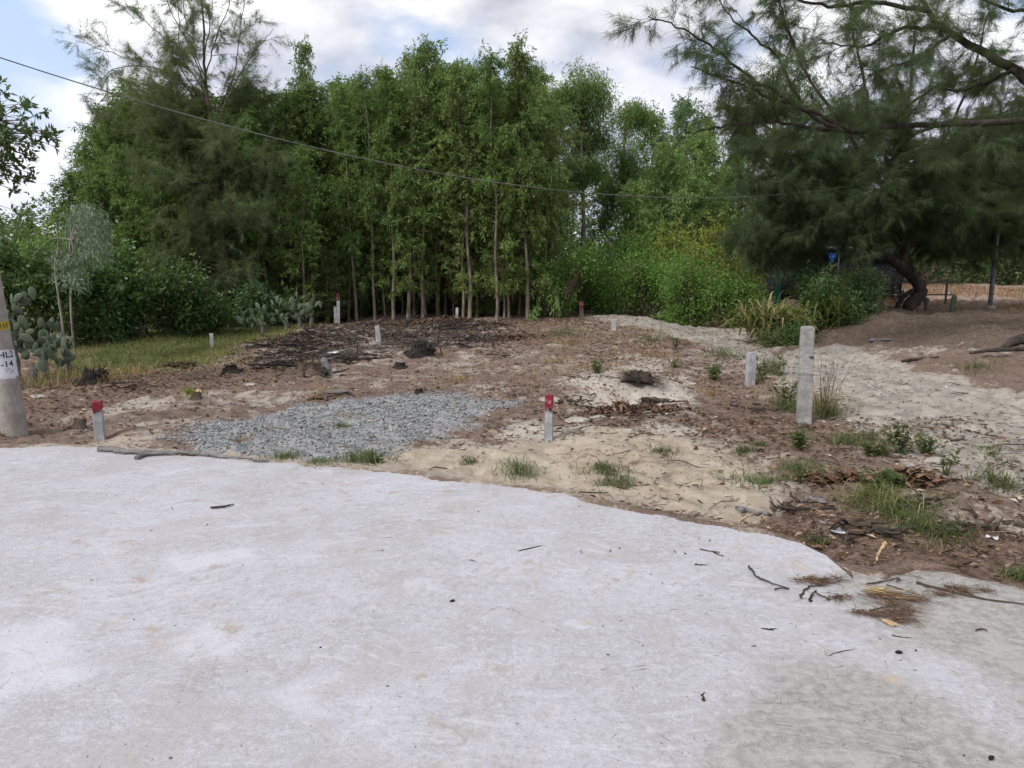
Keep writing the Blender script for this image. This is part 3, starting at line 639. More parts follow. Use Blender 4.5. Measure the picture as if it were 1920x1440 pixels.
gm = Geo(); n = 90000                                                # the wood beyond reads as one dark mass
x = -48 + 118 * R.random(n); y = 34 + 6 * R.random(n) + 4 * fbm(x, x * 0, .08, 2, 55); hz = (3.4 + 2.6 * fbm(x, y, .16, 3, 56)); z = hz * R.random(n) ** .8
P = np.stack([x, y, H(x, y, False) + z], 1) + R.normal(size=(n, 3)) * .1
cards(gm, P, R.normal(size=(n, 3)) * [1, 1, .8] + [0, -.2, -.3], .22 * (.6 + .8 * R.random(n)), .10, 0)
tag(gm.obj('far_thicket', M_HEDGE), 'dark far-off thicket closing the view behind the grove and field', 'thicket', kind='stuff')
# ------------------------------------------------------------------ shrubs
def shrub_geo(blobs, n, L, W, per=18, rad=.16, out=.5, droop=.1, stems=True, base=(0, 0, 0), stem_r=.012, shoots=0):
    """leaf clumps filling lumpy ellipsoids (x,y,z,rx,ry,rz), local metres"""
    tg, lg = Geo(), Geo(); vol = np.array([b[3] * b[4] * b[5] for b in blobs]) ** .75; vol /= vol.sum()
    LP, LD, RN = [], [], []
    for b, f in zip(blobs, vol):
        nc = max(4, int(n * f / per)); c = np.array(b[:3]); r = np.array(b[3:])
        u = unit(R.normal(size=(nc, 3))) * (R.random((nc, 1)) ** .4); cc = c + u * r; cc[:, 2] = np.maximum(cc[:, 2], .06)
        if stems:
            for j in range(0, nc, max(1, nc // 9)):
                tube(tg, smoothline([np.array(base) + R.normal(size=3) * [.08, .08, 0], c * .45 + cc[j] * .4 + R.normal(size=3) * .06, cc[j]], 3), np.linspace(stem_r, .003, 7), 4, 0, .5, False)
        LP.append((cc[:, None] + R.normal(size=(nc, per, 3)) * rad).reshape(-1, 3))
        LD.append((u[:, None] * out + R.normal(size=(nc, per, 3)) * .6).reshape(-1, 3) + [0, 0, -droop]); RN.append(np.repeat(R.random(nc), per) * .5 + R.random(nc * per) * .5)
    if shoots:                                                        # long shoots that break the outline
        hh = max(b[2] + b[5] for b in blobs)
        for k in range(shoots):
            b = blobs[int(R.integers(0, len(blobs)))]; u = unit(R.normal(size=3) * [1, 1, .6] + [0, 0, .75]); p0 = np.array(b[:3]) + u * np.array(b[3:]) * .6; l = hh * (.16 + .26 * R.random())
            e = p0 + unit(u + R.normal(size=3) * .35 + [0, 0, .3]) * l; ln = smoothline([p0, (p0 + e) / 2 + [0, 0, .04 * hh], e + [0, 0, -.05 * hh * R.random()]], 4); tube(tg, ln, np.linspace(stem_r * .6, .002, 9), 3, 0, .5, False)
            m_ = int(10 + l * 26); i = R.integers(2, 9, m_); LP.append(ln[i] + R.normal(size=(m_, 3)) * .03); LD.append(R.normal(size=(m_, 3)) * .6 + u * .4 + [0, 0, -droop]); RN.append(.35 + .65 * R.random(m_))
    LP, LD, RN = np.concatenate(LP), np.concatenate(LD), np.concatenate(RN); LP[:, 2] = np.maximum(LP[:, 2], .02)
    cards(lg, LP, LD, L * (.6 + .8 * R.random(len(LP))), W * (.7 + .6 * R.random(len(LP))), 0, RN)
    return tg, lg
def shrub(px, py, Y, w_px, h_px, n, L, W, leaf, label, group=None, name='shrub', per=18, rad=.14, droop=.1, lumps=6, cat='shrub', d=None):
    p = at(px, py, Y) if Y else G(px, py); Y = p[1]; p[2] = Hs(p[0], Y); s = Y / FPX; wd, ht = w_px * s, h_px * s; dp = d or wd * .45
    blobs = [((R.random() - .5) * wd * .2, 0, ht * .36, wd * .30, dp * .45, ht * .34)]
    for k in range(lumps + 3): blobs.append(((R.random() - .5) * wd * .95, (R.random() - .5) * dp, ht * (.10 + .70 * R.random()), wd * (.10 + .14 * R.random()), dp * .28, ht * (.12 + .14 * R.random())))
    tg, lg = shrub_geo(blobs, n, L, W, per, rad, droop=droop, shoots=int(10 + n / 220))
    o = empty(name, p, label, cat, group)
    tg.obj('stem', M_BARK, o); lg.obj('foliage', leaf, o); return o
UG = 'green shrubs along the end of the sandy track'
shrub(1040, 590, 20.3, 130, 135, 7000, .085, .035, M_BRIGHT, 'bright green bush at the right foot of the grove', UG)
shrub(1130, 590, 21.5, 130, 120, 6500, .08, .034, M_BRIGHT, 'bright green bush directly above the start of the sandy track', UG)
shrub(1215, 600, 21.0, 150, 130, 8000, .08, .03, M_BRIGHT, 'leafy green thicket behind the white stake beside the track', UG)
shrub(1300, 612, 19.6, 150, 145, 8500, .08, .03, M_BRIGHT, 'dense green thicket below the yellow bush', UG)
shrub(1365, 615, 19.0, 110, 130, 6000, .08, .03, M_BRIGHT, 'green thicket between the yellow bush and the strap-leaved plant', UG)
shrub(1170, 560, 23.5, 170, 190, 7000, .10, .035, M_BRIGHT, 'tall tangled green bush behind the thicket left of the yellow bush', UG)
shrub(1310, 560, 22.0, 130, 205, 9000, .085, .035, M_YELLOW, 'yellow-green flowering bush above the green thicket', None, 'flowering_bush')
shrub(1390, 560, 22.5, 60, 130, 2500, .085, .035, M_YELLOW, 'narrow yellowish bush peeping out at the left edge of the casuarina foliage', None, 'flowering_bush')
shrub(1105, 500, 22.8, 50, 70, 900, .16, .035, rndmat('rust_leaf', [(0, (.10, .04, .025)), (1, (.22, .09, .055))]), 'rusty brown dead bush under the pale eucalypt trunk', None, 'dead_bush', droop=.9)
shrub(1540, 605, 17.4, 110, 100, 5000, .10, .03, M_GLOSSY, 'dark upright hedge clump in front of the black shed', None, 'hedge_clump', d=1.0)
shrub(1600, 600, 17.8, 70, 90, 3000, .10, .035, M_EUC, 'dark shrub between the hedge clump and the leaning casuarina trunk')
shrub(1595, 560, 19.5, 60, 70, 1800, .09, .04, M_YELLOW, 'small lime-yellow shrub right of the dark hedge clump')
shrub(1452, 630, 15.3, 40, 28, 450, .07, .035, M_WEED, 'low light green weed bush at the foot of the strap-leaved plant')
shrub(1496, 622, 15.5, 46, 30, 600, .07, .03, M_GLOSSY, 'low dark bush at the corner of the hedge by the track')
UL = 'dark undergrowth shrubs at the left of the grass strip'
for px, py, Y, wp, hp, n, lf, lab in (
    (200, 640, 15.6, 110, 150, 4500, M_GLOSSY, 'glossy green shrub between the silver sapling and the grass strip'),
    (262, 632, 16.2, 120, 170, 5000, M_GLOSSY, 'broad glossy dark shrub behind the left end of the grass strip'),
    (335, 628, 16.8, 100, 130, 3500, M_GLOSSY, 'dark shrub left of the brown casuarina trunk behind the grass'),
    (60, 640, 15.0, 170, 230, 7000, M_GLOSSY, 'tall green shrub mass behind the prickly pears'),
    (150, 600, 17.5, 160, 220, 6000, M_BRIGHT, 'lighter green shrub behind the silver-leaved sapling'),
    (-70, 640, 14.5, 180, 250, 6000, M_GLOSSY, 'green shrub behind the concrete utility pole at the frame edge'),
    (500, 606, 18.4, 90, 80, 2200, M_EUC, 'low grey-green shrub right of the brown casuarina trunk'),
    (595, 598, 19.6, 70, 85, 2000, M_WEED, 'light green leafy sapling left of the red-tipped stake at the grove'),
    (395, 618, 17.6, 70, 70, 1500, M_GLOSSY, 'low dark bush beside the foot of the brown casuarina')):
    shrub(px, py, Y, wp, hp, n, .11, .05, lf, lab, UL, per=14, rad=.15)
for k in range(34):
    px = 600 + 12.5 * k + 14 * R.random()
    put_tree(px, 20.2 + 2.6 * R.random() ** 1.5, 590 - 30 - 100 * R.random() ** 1.6, (M_AC_DARK, M_WEED, M_AC_OLIVE, M_BRIGHT)[int(R.integers(0, 4))], 'thin seedling among the bare grove trunks, ' + WHERE(px), 'seedlings under the grove', v=9 + k % 3, wide=1.5 + R.random(), name='acacia_seedling', cat='seedling')
for k in range(26):
    px = 600 + 17 * k + 10 * R.random(); Y = 23 + 8 * R.random()
    put_tree(px, Y, 430 - 150 * R.random(), M_AC_DARK if R.random() < .7 else M_AC_OLIVE, 'leafy young acacia deep in the grove shade, ' + WHERE(px), 'young acacias in the shade of the grove', v=9 + k % 3, wide=1.6)
for k in range(14):
    px = 180 + 30 * k + 14 * R.random()
    put_tree(px, 20.5 + 4 * R.random(), 420 - 150 * R.random(), M_AC_DARK, 'leafy young acacia in the shade behind the brown casuarina', 'young acacias in the shade of the grove', v=9 + k % 3, wide=1.5)
for k in range(18):
    px = 180 + 25 * k + 12 * R.random()
    put_tree(px, 18.8 + 2.0 * R.random(), 590 - 30 - 110 * R.random() ** 1.4, (M_AC_DARK, M_AC_DARK, M_WEED)[k % 3], 'seedling in the shade beyond the grass strip, ' + WHERE(px), 'seedlings behind the grass strip', v=9 + k % 3, wide=1.6 + R.random(), name='acacia_seedling', cat='seedling')
for px in range(1560, 2250, 85):
    shrub(px, 520, 32 + 3 * R.random(), 130, 110 + 60 * R.random(), 2600, .14, .06, M_HEDGE, 'dark hedge bush along the far edge of the dry field on the right', 'hedge bushes beyond the dry field', 'hedge_bush', per=20, rad=.2)

# ------------------------------------------------------------------ casuarinas
def casuarina(name, base, limbs, label, leaf, bark, dens=7, nper=18, nl=.2, nw=.006, sec=(.5, 1.3), droop=.45, twd=9, seed=0, cat='tree', group=None, gap=0.12):
    rs = np.random.default_rng(seed); tg, lg = Geo(), Geo(); TP, TD, WP, WD = [], [], [], []
    for pts, r0, r1, dm in limbs:
        P = smoothline(np.array(pts) - base, 6); k = len(P)
        P[1:-1] += rs.normal(size=(k - 2, 3)) * .012
        tube(tg, P, np.linspace(r0, r1, k), 8 if r0 > .06 else 5, 0, .5, True, .10 if r0 > .05 else 0)
        if dm <= 0: continue
        seg = np.linalg.norm(np.diff(P, axis=0), axis=1); cum = np.concatenate([[0], np.cumsum(seg)]); L = cum[-1]
        for b in range(int(L * dens * dm)):
            t = (gap + (1 - gap) * rs.random()) * L; p = np.array([np.interp(t, cum, P[:, j]) for j in range(3)])
            i = min(np.searchsorted(cum, t), k - 1); T = unit(P[i] - P[i - 1])
            d = unit(T * .75 + rs.normal(size=3) * .65 + [0, 0, .22]); ln = (sec[0] + (sec[1] - sec[0]) * rs.random()) * (1.15 - .6 * t / L)
            q = [p]
            for s in range(5): d = unit(d + rs.normal(size=3) * .12 + [0, 0, -.05]); q.append(q[-1] + d * ln / 5)
            q = np.array(q); tube(tg, q, np.linspace(.004 + .005 * ln, .002, 6), 3, 0, .5, False)
            m = int(ln * twd) + 2; u = .15 + .85 * rs.random(m); ii = np.minimum((u * 5).astype(int), 4); a = q[ii] + (q[ii + 1] - q[ii]) * (u * 5 - ii)[:, None]
            e = unit(d * .6 + rs.normal(size=(m, 3)) * .6) * (.14 + .26 * rs.random((m, 1)))
            WP.append(a); WD.append(e)
            for f in (.25, .5, .75, 1.0): TP.append(a + e * f); TD.append(e)
    WP, WD, TP, TD = map(np.concatenate, (WP, WD, TP, TD))
    needles(tg, WP, WD, np.linalg.norm(WD, axis=1), .008, 0, np.full(len(WP), .5))
    TD = unit(TD); n = len(TP)
    P = (TP[:, None] + rs.normal(size=(n, nper, 3)) * .015).reshape(-1, 3)
    D = (TD[:, None] * .75 + rs.normal(size=(n, nper, 3)) * .42).reshape(-1, 3) + [0, 0, -droop]
    rn = np.clip(np.repeat(rs.random(n), nper) * .6 + rs.random(n * nper) * .4, 0, 1)
    needles(lg, P, D, nl * (.6 + .7 * rs.random(len(P))), nw, 0, rn)
    o = empty(name, base, label, cat, group)
    tg.obj('trunk', bark, o, True); lg.obj('foliage', leaf, o); return o
def L(Y, *pp, dy=0.0): return [at(x, y, Y + dy * i / max(1, len(pp) - 1)) for i, (x, y) in enumerate(pp)]

# big leaning casuarina on the bank
bA = G(1702, 582); YA = bA[1]
trunkA = [bA + [-.05, 0, -.25], at(1708, 570, YA), at(1728, 548, YA), at(1712, 520, YA), at(1690, 500, YA), at(1655, 478, YA), at(1610, 458, YA), at(1560, 445, YA)]
limbsA = [
    (trunkA, .185, .085, 0),
    ([bA + [-.30, .05, -.2], at(1690, 560, YA), at(1712, 545, YA)], .07, .06, 0),
    (L(YA, (1690, 505), (1700, 450), (1690, 380), (1690, 300), (1700, 220), (1710, 130), (1715, 40)), .09, .02, .5),
    (L(YA, (1575, 448), (1520, 436), (1460, 440), (1410, 450), dy=-1.2), .09, .02, 1.3),
    (L(YA, (1600, 455), (1560, 400), (1550, 350), (1500, 300), (1430, 270), (1360, 240), dy=-1), .11, .015, 1.1),
    (L(YA, (1690, 440), (1640, 400), (1560, 370), (1480, 385), (1400, 400), dy=-1.5), .09, .015, 1.2),
    (L(YA, (1690, 400), (1640, 330), (1590, 250), (1520, 150), (1480, 70), (1455, -10), dy=1.0), .07, .012, .55),
    (L(YA, (1692, 350), (1640, 250), (1620, 150), (1600, 60), (1590, -30), dy=-.6), .06, .012, .4),
    (L(YA, (1690, 380), (1750, 300), (1790, 220), (1830, 120), (1850, 30), dy=.8), .06, .012, .55),
    (L(YA, (1695, 440), (1760, 400), (1840, 370), (1940, 360), dy=2.4), .09, .012, 1.3),
    (L(YA, (1695, 420), (1740, 370), (1800, 330), (1880, 290), (1960, 260), dy=1.4), .08, .012, 1.2),
    (L(YA, (1560, 445), (1530, 460), (1500, 470), (1440, 465), dy=-1.6), .05, .012, 1.2),
    (L(YA, (1690, 470), (1740, 445), (1800, 430), (1880, 425), dy=2.4), .06, .012, 1.2),
    (L(YA, (1690, 360), (1620, 330), (1540, 320), (1450, 330), (1390, 350), dy=1.6), .07, .012, 1.2),
    (L(YA, (1690, 300), (1640, 270), (1560, 230), (1480, 220), (1400, 200), dy=1.2), .06, .012, 1.1),
    (L(YA, (1690, 460), (1640, 430), (1600, 425), (1540, 410), dy=-2.0), .05, .01, 1.2),
    (L(YA, (1560, 350), (1540, 390), (1500, 420), (1450, 420), dy=1.5), .05, .01, 1.0),
    (L(YA, (1600, 420), (1540, 380), (1470, 360), (1385, 370), dy=-2.2), .05, .01, 1.1),
    (L(YA, (1600, 440), (1520, 410), (1440, 420), (1385, 440), dy=-.6), .05, .01, 1.1),
    (L(YA, (1640, 330), (1560, 290), (1480, 280), (1400, 300), dy=-1.8), .05, .01, 1.0),
    (L(YA, (1700, 420), (1780, 420), (1860, 400), (1950, 420), dy=.6), .05, .01, 1.2),
    (L(YA, (1700, 330), (1770, 330), (1850, 310), (1950, 320), dy=2.6), .05, .01, 1.2),
    (L(YA, (1700, 260), (1770, 230), (1850, 220), (1940, 190), dy=-.8), .05, .01, 1.1),
    (L(YA, (1700, 380), (1780, 370), (1870, 350), (1970, 370), dy=2.2), .05, .01, 1.2),
    (L(YA, (1700, 200), (1760, 160), (1830, 150), (1900, 120), dy=.5), .04, .01, .6),
    (L(YA, (1695, 400), (1690, 370), (1710, 330), (1740, 300), dy=-2.6), .04, .01, 1.4),
    (L(YA, (1695, 340), (1700, 300), (1680, 250), (1650, 200), dy=-2.6), .04, .01, 1.4),
    (L(YA, (1695, 420), (1720, 400), (1770, 400), (1800, 420), dy=-2.0), .04, .01, 1.4),
    (L(YA, (1695, 450), (1670, 420), (1690, 390), (1650, 360), dy=-2.4), .04, .01, 1.4),
    (L(YA, (1600, 430), (1540, 430), (1480, 450), (1420, 470), dy=-1.8), .04, .01, 1.3),
    (L(YA, (1700, 300), (1760, 280), (1830, 260), (1900, 250), dy=-2.4), .04, .01, 1.3),
    (L(YA, (1695, 455), (1760, 440), (1850, 445), (1950, 455), dy=2.8), .045, .01, 1.5),
    (L(YA, (1695, 430), (1770, 415), (1860, 420), (1960, 430), dy=3.4), .045, .01, 1.5),
    (L(YA, (1695, 420), (1780, 390), (1880, 390), (1980, 400), dy=3.0), .045, .01, 1.4),
    (L(YA, (1695, 450), (1740, 430), (1790, 440), (1830, 455), dy=2.6), .04, .01, 1.5)]
casuarina('casuarina_tree', bA, limbsA, 'big dark casuarina with a bent leaning trunk on the bank', M_CASU, M_BARKD, dens=6.5, nper=18, nl=.22, nw=.0075, sec=(.5, 1.35), seed=3)
# second casuarina, its trunk outside the frame, limbs reaching in
xB, yB = 9.8, 12.6; bB = np.array([xB, yB, Hs(xB, yB)])
pB = lambda x, y, Y=12.6: at(x, y, Y)
limbsB = [
    ([bB + [0, 0, -.2], bB + [.05, 0, 1.2], bB + [-.1, 0, 2.6], bB + [-.15, .1, 4.2], bB + [-.1, .1, 5.8]], .30, .10, 0),
    ([bB + [-.1, 0, 3.0]] + L(12.6, (1980, 215), (1900, 228), (1720, 234), (1600, 246), (1540, 240), dy=-.6), .068, .025, .75),
    (L(12.0, (1600, 246), (1520, 210), (1440, 180), (1370, 150), (1295, 125)), .035, .008, .8),
    (L(12.0, (1580, 246), (1480, 190), (1400, 140), (1340, 90), (1270, 50), (1215, 30)), .035, .008, .75),
    (L(12.1, (1560, 250), (1470, 230), (1400, 232), (1330, 240), (1300, 250)), .03, .008, .6),
    ([bB + [-.1, 0, 2.6]] + L(12.8, (1960, 180), (1900, 130), (1800, 75), (1740, 20), (1700, -60), dy=.5), .105, .022, .65),
    (L(12.6, (1760, 50), (1690, 55), (1620, 85), (1540, 80), dy=-.8), .04, .008, .9),
    (L(12.8, (1740, 20), (1640, 5), (1540, 10), (1440, -20), (1340, -40), dy=-.5), .04, .008, .8),
    (L(12.6, (1780, 65), (1720, 110), (1650, 130), (1600, 170), dy=-1), .03, .008, 1.0),
    (L(12.6, (1500, 190), (1450, 100), (1390, 50), (1340, -10), dy=.3), .03, .006, .7),
    (L(12.4, (1500, 110), (1480, 60), (1455, -20)), .025, .008, .6),
    ([bB + [-.1, .1, 4.0]] + L(12.6, (2000, 20), (1900, 20), (1800, -20), dy=-.5), .05, .015, .9),
    ([bB + [-.1, .1, 2.8]] + L(12.6, (1990, 260), (1900, 280), (1820, 260), (1740, 280), dy=1.2), .08, .01, .9),
    ([bB + [-.1, .1, 2.4]] + L(12.6, (2000, 320), (1930, 350), (1860, 340), dy=1.0), .08, .01, 1.0),
    (L(12.7, (1900, 130), (1860, 150), (1800, 170), (1740, 160), dy=1.0), .04, .008, 1.0),
    ([bB + [-.1, .1, 4.4], bB + [-1.2, -.9, 5.4], bB + [-2.2, -1.8, 6.2]], .07, .02, .9), ([bB + [-.1, .1, 4.6], bB + [-.9, 1.2, 5.8], bB + [-1.6, 2.2, 6.8]], .07, .02, .9),  # unseen upper limbs, added to shade the bank
    ([bB + [-.1, .1, 5.4], bB + [-.3, .2, 6.8], bB + [-.2, .1, 8.2]], .08, .015, .9), ([bB + [0, 0, 4.0], bB + [.9, -1.2, 5.0], bB + [1.6, -2.2, 5.8]], .07, .02, .9),  # more out-of-view canopy, added for the same shade
    ([bB + [.1, 0, 3.2], bB + [1.5, .3, 3.8], bB + [2.6, .5, 4.6]], .10, .02, .7),
    ([bB + [0, .1, 3.6], bB + [.4, 1.6, 4.6], bB + [.5, 2.6, 5.6]], .09, .02, .7)]
casuarina('casuarina_tree', bB, limbsB, 'casuarina beyond the right frame edge whose long limbs hang over the top right', M_CASU, M_BARKD, dens=8, nper=15, nl=.20, nw=.0048, sec=(.35, .95), seed=4, droop=.35)
# root of it on the bank
rg = Geo(); p = G(1895, 650); rp_ = [p + [.9, .15, .10], p + [.45, .05, .12], p + [.1, 0, .10], p + [-.1, -.02, .0], p + [-.2, 0, -.06]]
tube(rg, smoothline(rp_, 5), np.linspace(.13, .03, 21), 8, 0, .5, True, .12)
tube(rg, smoothline([p + [1.3, -.8, .06], p + [.6, -.75, .08], p + [.1, -.6, .04], p + [-.6, -.5, .0], p + [-.9, -.45, -.05]], 5), np.linspace(.06, .02, 21), 6, 0, .5, True, .1)
tag(rg.obj('exposed_root', M_BARKD, None, True), 'thick dark root lying across the bank at the right edge', 'tree root')
# feathery brown casuarina on the left
bC = G(432, 614); YC = bC[1]
limbsC = [(L(YC, (432, 620), (428, 560), (422, 470), (408, 360), (396, 250), (386, 150), (381, 60), (374, -60)), .085, .015, .25)]
for pp in (((388, 170), (355, 90), (320, 20), (290, -60)), ((392, 200), (345, 140), (305, 70), (240, 10), (225, -40)), ((394, 210), (330, 150), (270, 120), (200, 95), (142, 76)), ((385, 145), (405, 70), (425, 20), (440, -50)),
           ((398, 230), (435, 150), (446, 90), (455, 20), (462, -20)), ((400, 240), (450, 140), (490, 80), (512, 55)), ((390, 180), (340, 100), (335, 30), (330, -60)), ((383, 100), (395, 40), (400, -40)), ((388, 190), (300, 130), (215, 130), (170, 175)), ((385, 150), (350, 60), (345, -30)), ((404, 260), (300, 190), (215, 180), (165, 205))):
    limbsC.append((L(YC, *pp, dy=(R.random() - .5) * 1.6), .018, .005, .85))
for k in range(46):
    z0 = 200 + 360 * k / 46; x0 = np.interp(z0, [150, 250, 360, 470, 560], [386, 396, 408, 422, 428]); th = R.random() * 6.28; ln = (1.1 + .9 * math.sin(math.pi * min(1, (z0 - 140) / 420)))
    p0 = at(x0, z0, YC); d = np.array([math.cos(th), math.sin(th), .35])
    limbsC.append(([p0, p0 + d * ln * .5, p0 + d * ln * [1, 1, .9] + [0, 0, -.05]], .02, .005, 1.35 * (1 if z0 < 470 else .6)))
casuarina('casuarina_tree', bC, limbsC, 'feathery brownish casuarina with a bare airy top behind the grass strip', M_CASUB, M_BARKB, dens=5.0, nper=11, nl=.20, nw=.0055, sec=(.35, .95), seed=5, droop=.3)

# ------------------------------------------------------------------ left edge: hanging branch of a broadleaf tree
bD = np.array([-7.6, 9.0, Hs(-7.6, 9.0)]); tg, lg = Geo(), Geo()
tube(tg, smoothline([bD * [1, 1, 1] + [0, 0, -.2] - bD, [.05, 0, 1.4], [-.1, 0, 2.6], [.1, 0, 4.0]], 5), np.linspace(.12, .05, 16), 8)
LP, LD, RN = [], [], []
tips = [(-40, 230), (10, 205), (45, 225), (65, 250), (30, 265), (0, 250), (-30, 290), (15, 300), (40, 310), (-10, 330), (-60, 330), (-120, 260), (-90, 300), (-150, 340), (5, 340), (-60, 200), (-140, 180), (-30, 370), (-10, 215), (25, 240)]
for (x, y) in tips:
    Yt = 8.6 + .9 * R.random(); e = at(x, y, Yt) - bD; s = np.array([.0, 0, np.clip(e[2] - .4, 1.6, 3.8)])
    ln = smoothline([s, s * .45 + e * .55 + [0, 0, .12], e], 5); tube(tg, ln, np.linspace(.022, .005, len(ln)), 4)
    for k in range(9):
        c = e + R.normal(size=3) * .15; d0 = unit(unit(e - s) + R.normal(size=3) * .7)
        tube(tg, np.array([ln[-3], (ln[-3] + c) / 2 + [0, 0, .02], c]), [.006, .004, .003], 3)
        m = 8; th = np.arange(m) / m * 6.283 + R.random(); A = unit(np.cross(d0, [0, 0, 1.])); B = np.cross(d0, A)
        dd = d0 * .5 + np.cos(th)[:, None] * A + np.sin(th)[:, None] * B + R.normal(size=(m, 3)) * .2
        LP.append(np.tile(c, (m, 1)) + R.normal(size=(m, 3)) * .012); LD.append(dd); RN.append(np.full(m, R.random()) * .5 + R.random(m) * .5)
LP, LD, RN = map(np.concatenate, (LP, LD, RN)); cards(lg, LP, LD, .10 * (.7 + .5 * R.random(len(LP))), .036, 0, RN, .12)
o = empty('broadleaf_tree', bD, 'broadleaf tree whose whorled leafy twigs hang in at the left frame edge', 'tree')
tg.obj('trunk', M_BARK, o, True); lg.obj('crown', M_HEDGE, o)

# silver-leaved sapling
bS = at(122, 640, 12.6); bS[2] = Hs(bS[0], bS[1]); tg, lg = Geo(), Geo(); q = lambda x, y, Y=12.6: at(x, y, Y) - bS
tube(tg, smoothline([[0, 0, -.1], q(116, 600), q(106, 530), q(103, 495), q(109, 470), q(108, 430), q(105, 415)], 5), np.linspace(.022, .008, 31) * (1 + .25 * R.normal(size=31) * .5), 6)
tube(tg, smoothline([[.12, .05, -.1], q(134, 600), q(132, 540), q(130, 490), q(134, 440), q(150, 420)], 5), np.linspace(.018, .007, 26), 6)
for e in ((160, 430), (175, 450), (150, 400), (185, 470), (130, 430), (60, 480), (140, 520)):
    tube(tg, smoothline([q(134, 450), q((134 + e[0]) / 2, (440 + e[1]) / 2 - 12), q(*e)], 4), np.linspace(.012, .004, 9), 4)
LP, LD = [], []
for (x, y, r) in ((150, 410, 24), (175, 430, 26), (165, 460, 30), (185, 470, 20), (140, 440, 22), (180, 410, 20), (150, 480, 20), (138, 525, 22), (120, 500, 12), (110, 480, 10), (160, 395, 16)):
    c = q(x, y, 12.6 + (R.random() - .5) * .7); nc = int(r * 1.1); r *= 1.1; u = unit(R.normal(size=(nc, 3))) * R.random((nc, 1)) ** .5
    p = c + u * r / FPX * 12.6; LP.append((p[:, None] + R.normal(size=(nc, 12, 3)) * .06).reshape(-1, 3)); LD.append((u[:, None] * .4 + R.normal(size=(nc, 12, 3)) * .5).reshape(-1, 3) + [.1, 0, -.8])
LP, LD = np.concatenate(LP), np.concatenate(LD); cards(lg, LP, LD, .10 * (.7 + .6 * R.random(len(LP))), .017)
o = empty('eucalypt_sapling', bS, 'silver-leaved eucalypt sapling with two thin pale stems behind the prickly pears', 'sapling')
tg.obj('trunk', M_BARKW, o, True); lg.obj('crown', M_SILVER, o)

# ------------------------------------------------------------------ prickly pears
def pad_mesh():
    gm = Geo(); nu, nv = 10, 7; V = []
    for j in range(nv + 1):
        t = j / nv; wdt = .5 * math.sin(math.pi * min(1, t * .96 + .04)) ** .75 * (.75 + .35 * t)
        for i in range(nu): a = i / nu * 6.283; V.append((wdt * .62 * math.cos(a), wdt * .13 * math.sin(a), t))
    F = [[j * nu + i, j * nu + (i + 1) % nu, (j + 1) * nu + (i + 1) % nu, (j + 1) * nu + i] for j in range(nv) for i in range(nu)]
    rn = [.5 + .12 * math.sin(i * 2.3) for i in range(len(V))]
    gm.add(V, F, 0, rn); return gm.mesh('pad', M_CACT, True)
PAD = pad_mesh()
def cactus(px, py, Y, n, hgt, label, group, spread=.35, seed=0, size=.27):
    rs = np.random.default_rng(seed); p = at(px, py, Y); p[2] = Hs(p[0], p[1])
    o = empty('prickly_pear', p, label, 'cactus', group)
    sg = Geo(); tube(sg, smoothline([[0, 0, -.05], [.03, 0, hgt * .2], [-.02, 0, hgt * .42]], 4), np.linspace(.06, .035, 9), 7, 0, .3, True, .15); sg.obj('stem', M_GREYWOOD, o, True)
    tipsl = [(np.array([0, 0, hgt * .22]), 0.0, 0.0)]
    for k in range(n):
        b, tl, lvl = tipsl[int(rs.integers(max(0, len(tipsl) - 5), len(tipsl)))] if rs.random() < .6 else tipsl[int(rs.integers(0, len(tipsl)))]
        t2 = np.clip(tl + (rs.random() - .5) * 2.2, -1.2, 1.2); az = rs.random() * 3.14; sz = size * (.7 + .5 * rs.random())
        c = link('pad', PAD, o); c.location = Vector(b + rs.normal(size=3) * [spread * .25, spread * .25, .02]); c.rotation_euler = ((rs.random() - .5) * .5, t2, az * .5 - .8); c.scale = (sz * (.8 + .4 * rs.random()), sz, sz * (.9 + .3 * rs.random()))
        d = np.array([math.sin(t2) * math.cos(az * .5 - .8), math.sin(t2) * math.sin(az * .5 - .8), math.cos(t2)])
        e = np.array(c.location) + d * sz * .9
        if e[2] < hgt: tipsl.append((e, t2 * .6, lvl + 1))
    return o
PG = 'prickly pears by the utility pole'
cactus(28, 700, 10.6, 40, 1.35, 'tall prickly pear just right of the utility pole shaft', PG, .5, 1, .17)
cactus(82, 695, 10.9, 26, .75, 'prickly pear with grey withered stem between the tall one and the grass', PG, .4, 2, .17)
cactus(125, 692, 11.2, 26, .75, 'prickly pear nearest the grass strip with dark lower pads', PG, .35, 3, .16)
cactus(60, 700, 10.4, 10, .5, 'low prickly pear with collapsed dry pads at the front of the cluster', PG, .6, 4, .15)
PG2 = 'grey-green prickly pears under the grove'
for i, (px, Y, n_) in enumerate(((490, 17.2, 16), (535, 17.6, 22), (560, 18.0, 26), (582, 18.4, 14))):
    cactus(px, 600, Y, n_, .75, ['low prickly pear patch beside the brown casuarina trunk', 'prickly pear clump in the shade mid way along the grove foot', 'largest grey-green prickly pear at the foot of the grove', 'small prickly pear just left of the red-tipped stake'][i], PG2, .5, 20 + i, .17)
# thorny dry brush around the cactus
gm = Geo(); P = []
for k in range(520):
    x, y = -6.9 + 1.7 * R.random(), 9.9 + 1.3 * R.random(); z = Hs(x, y); P.append((x, y, z))
blades(gm, np.array(P), .08 + .28 * R.random(520) ** 1.5, .006, 1.4)
tag(gm.obj('dry_brush', M_DRYGRASS), 'tangle of dry grass stalks at the feet of the prickly pears', 'dry brush', kind='stuff')

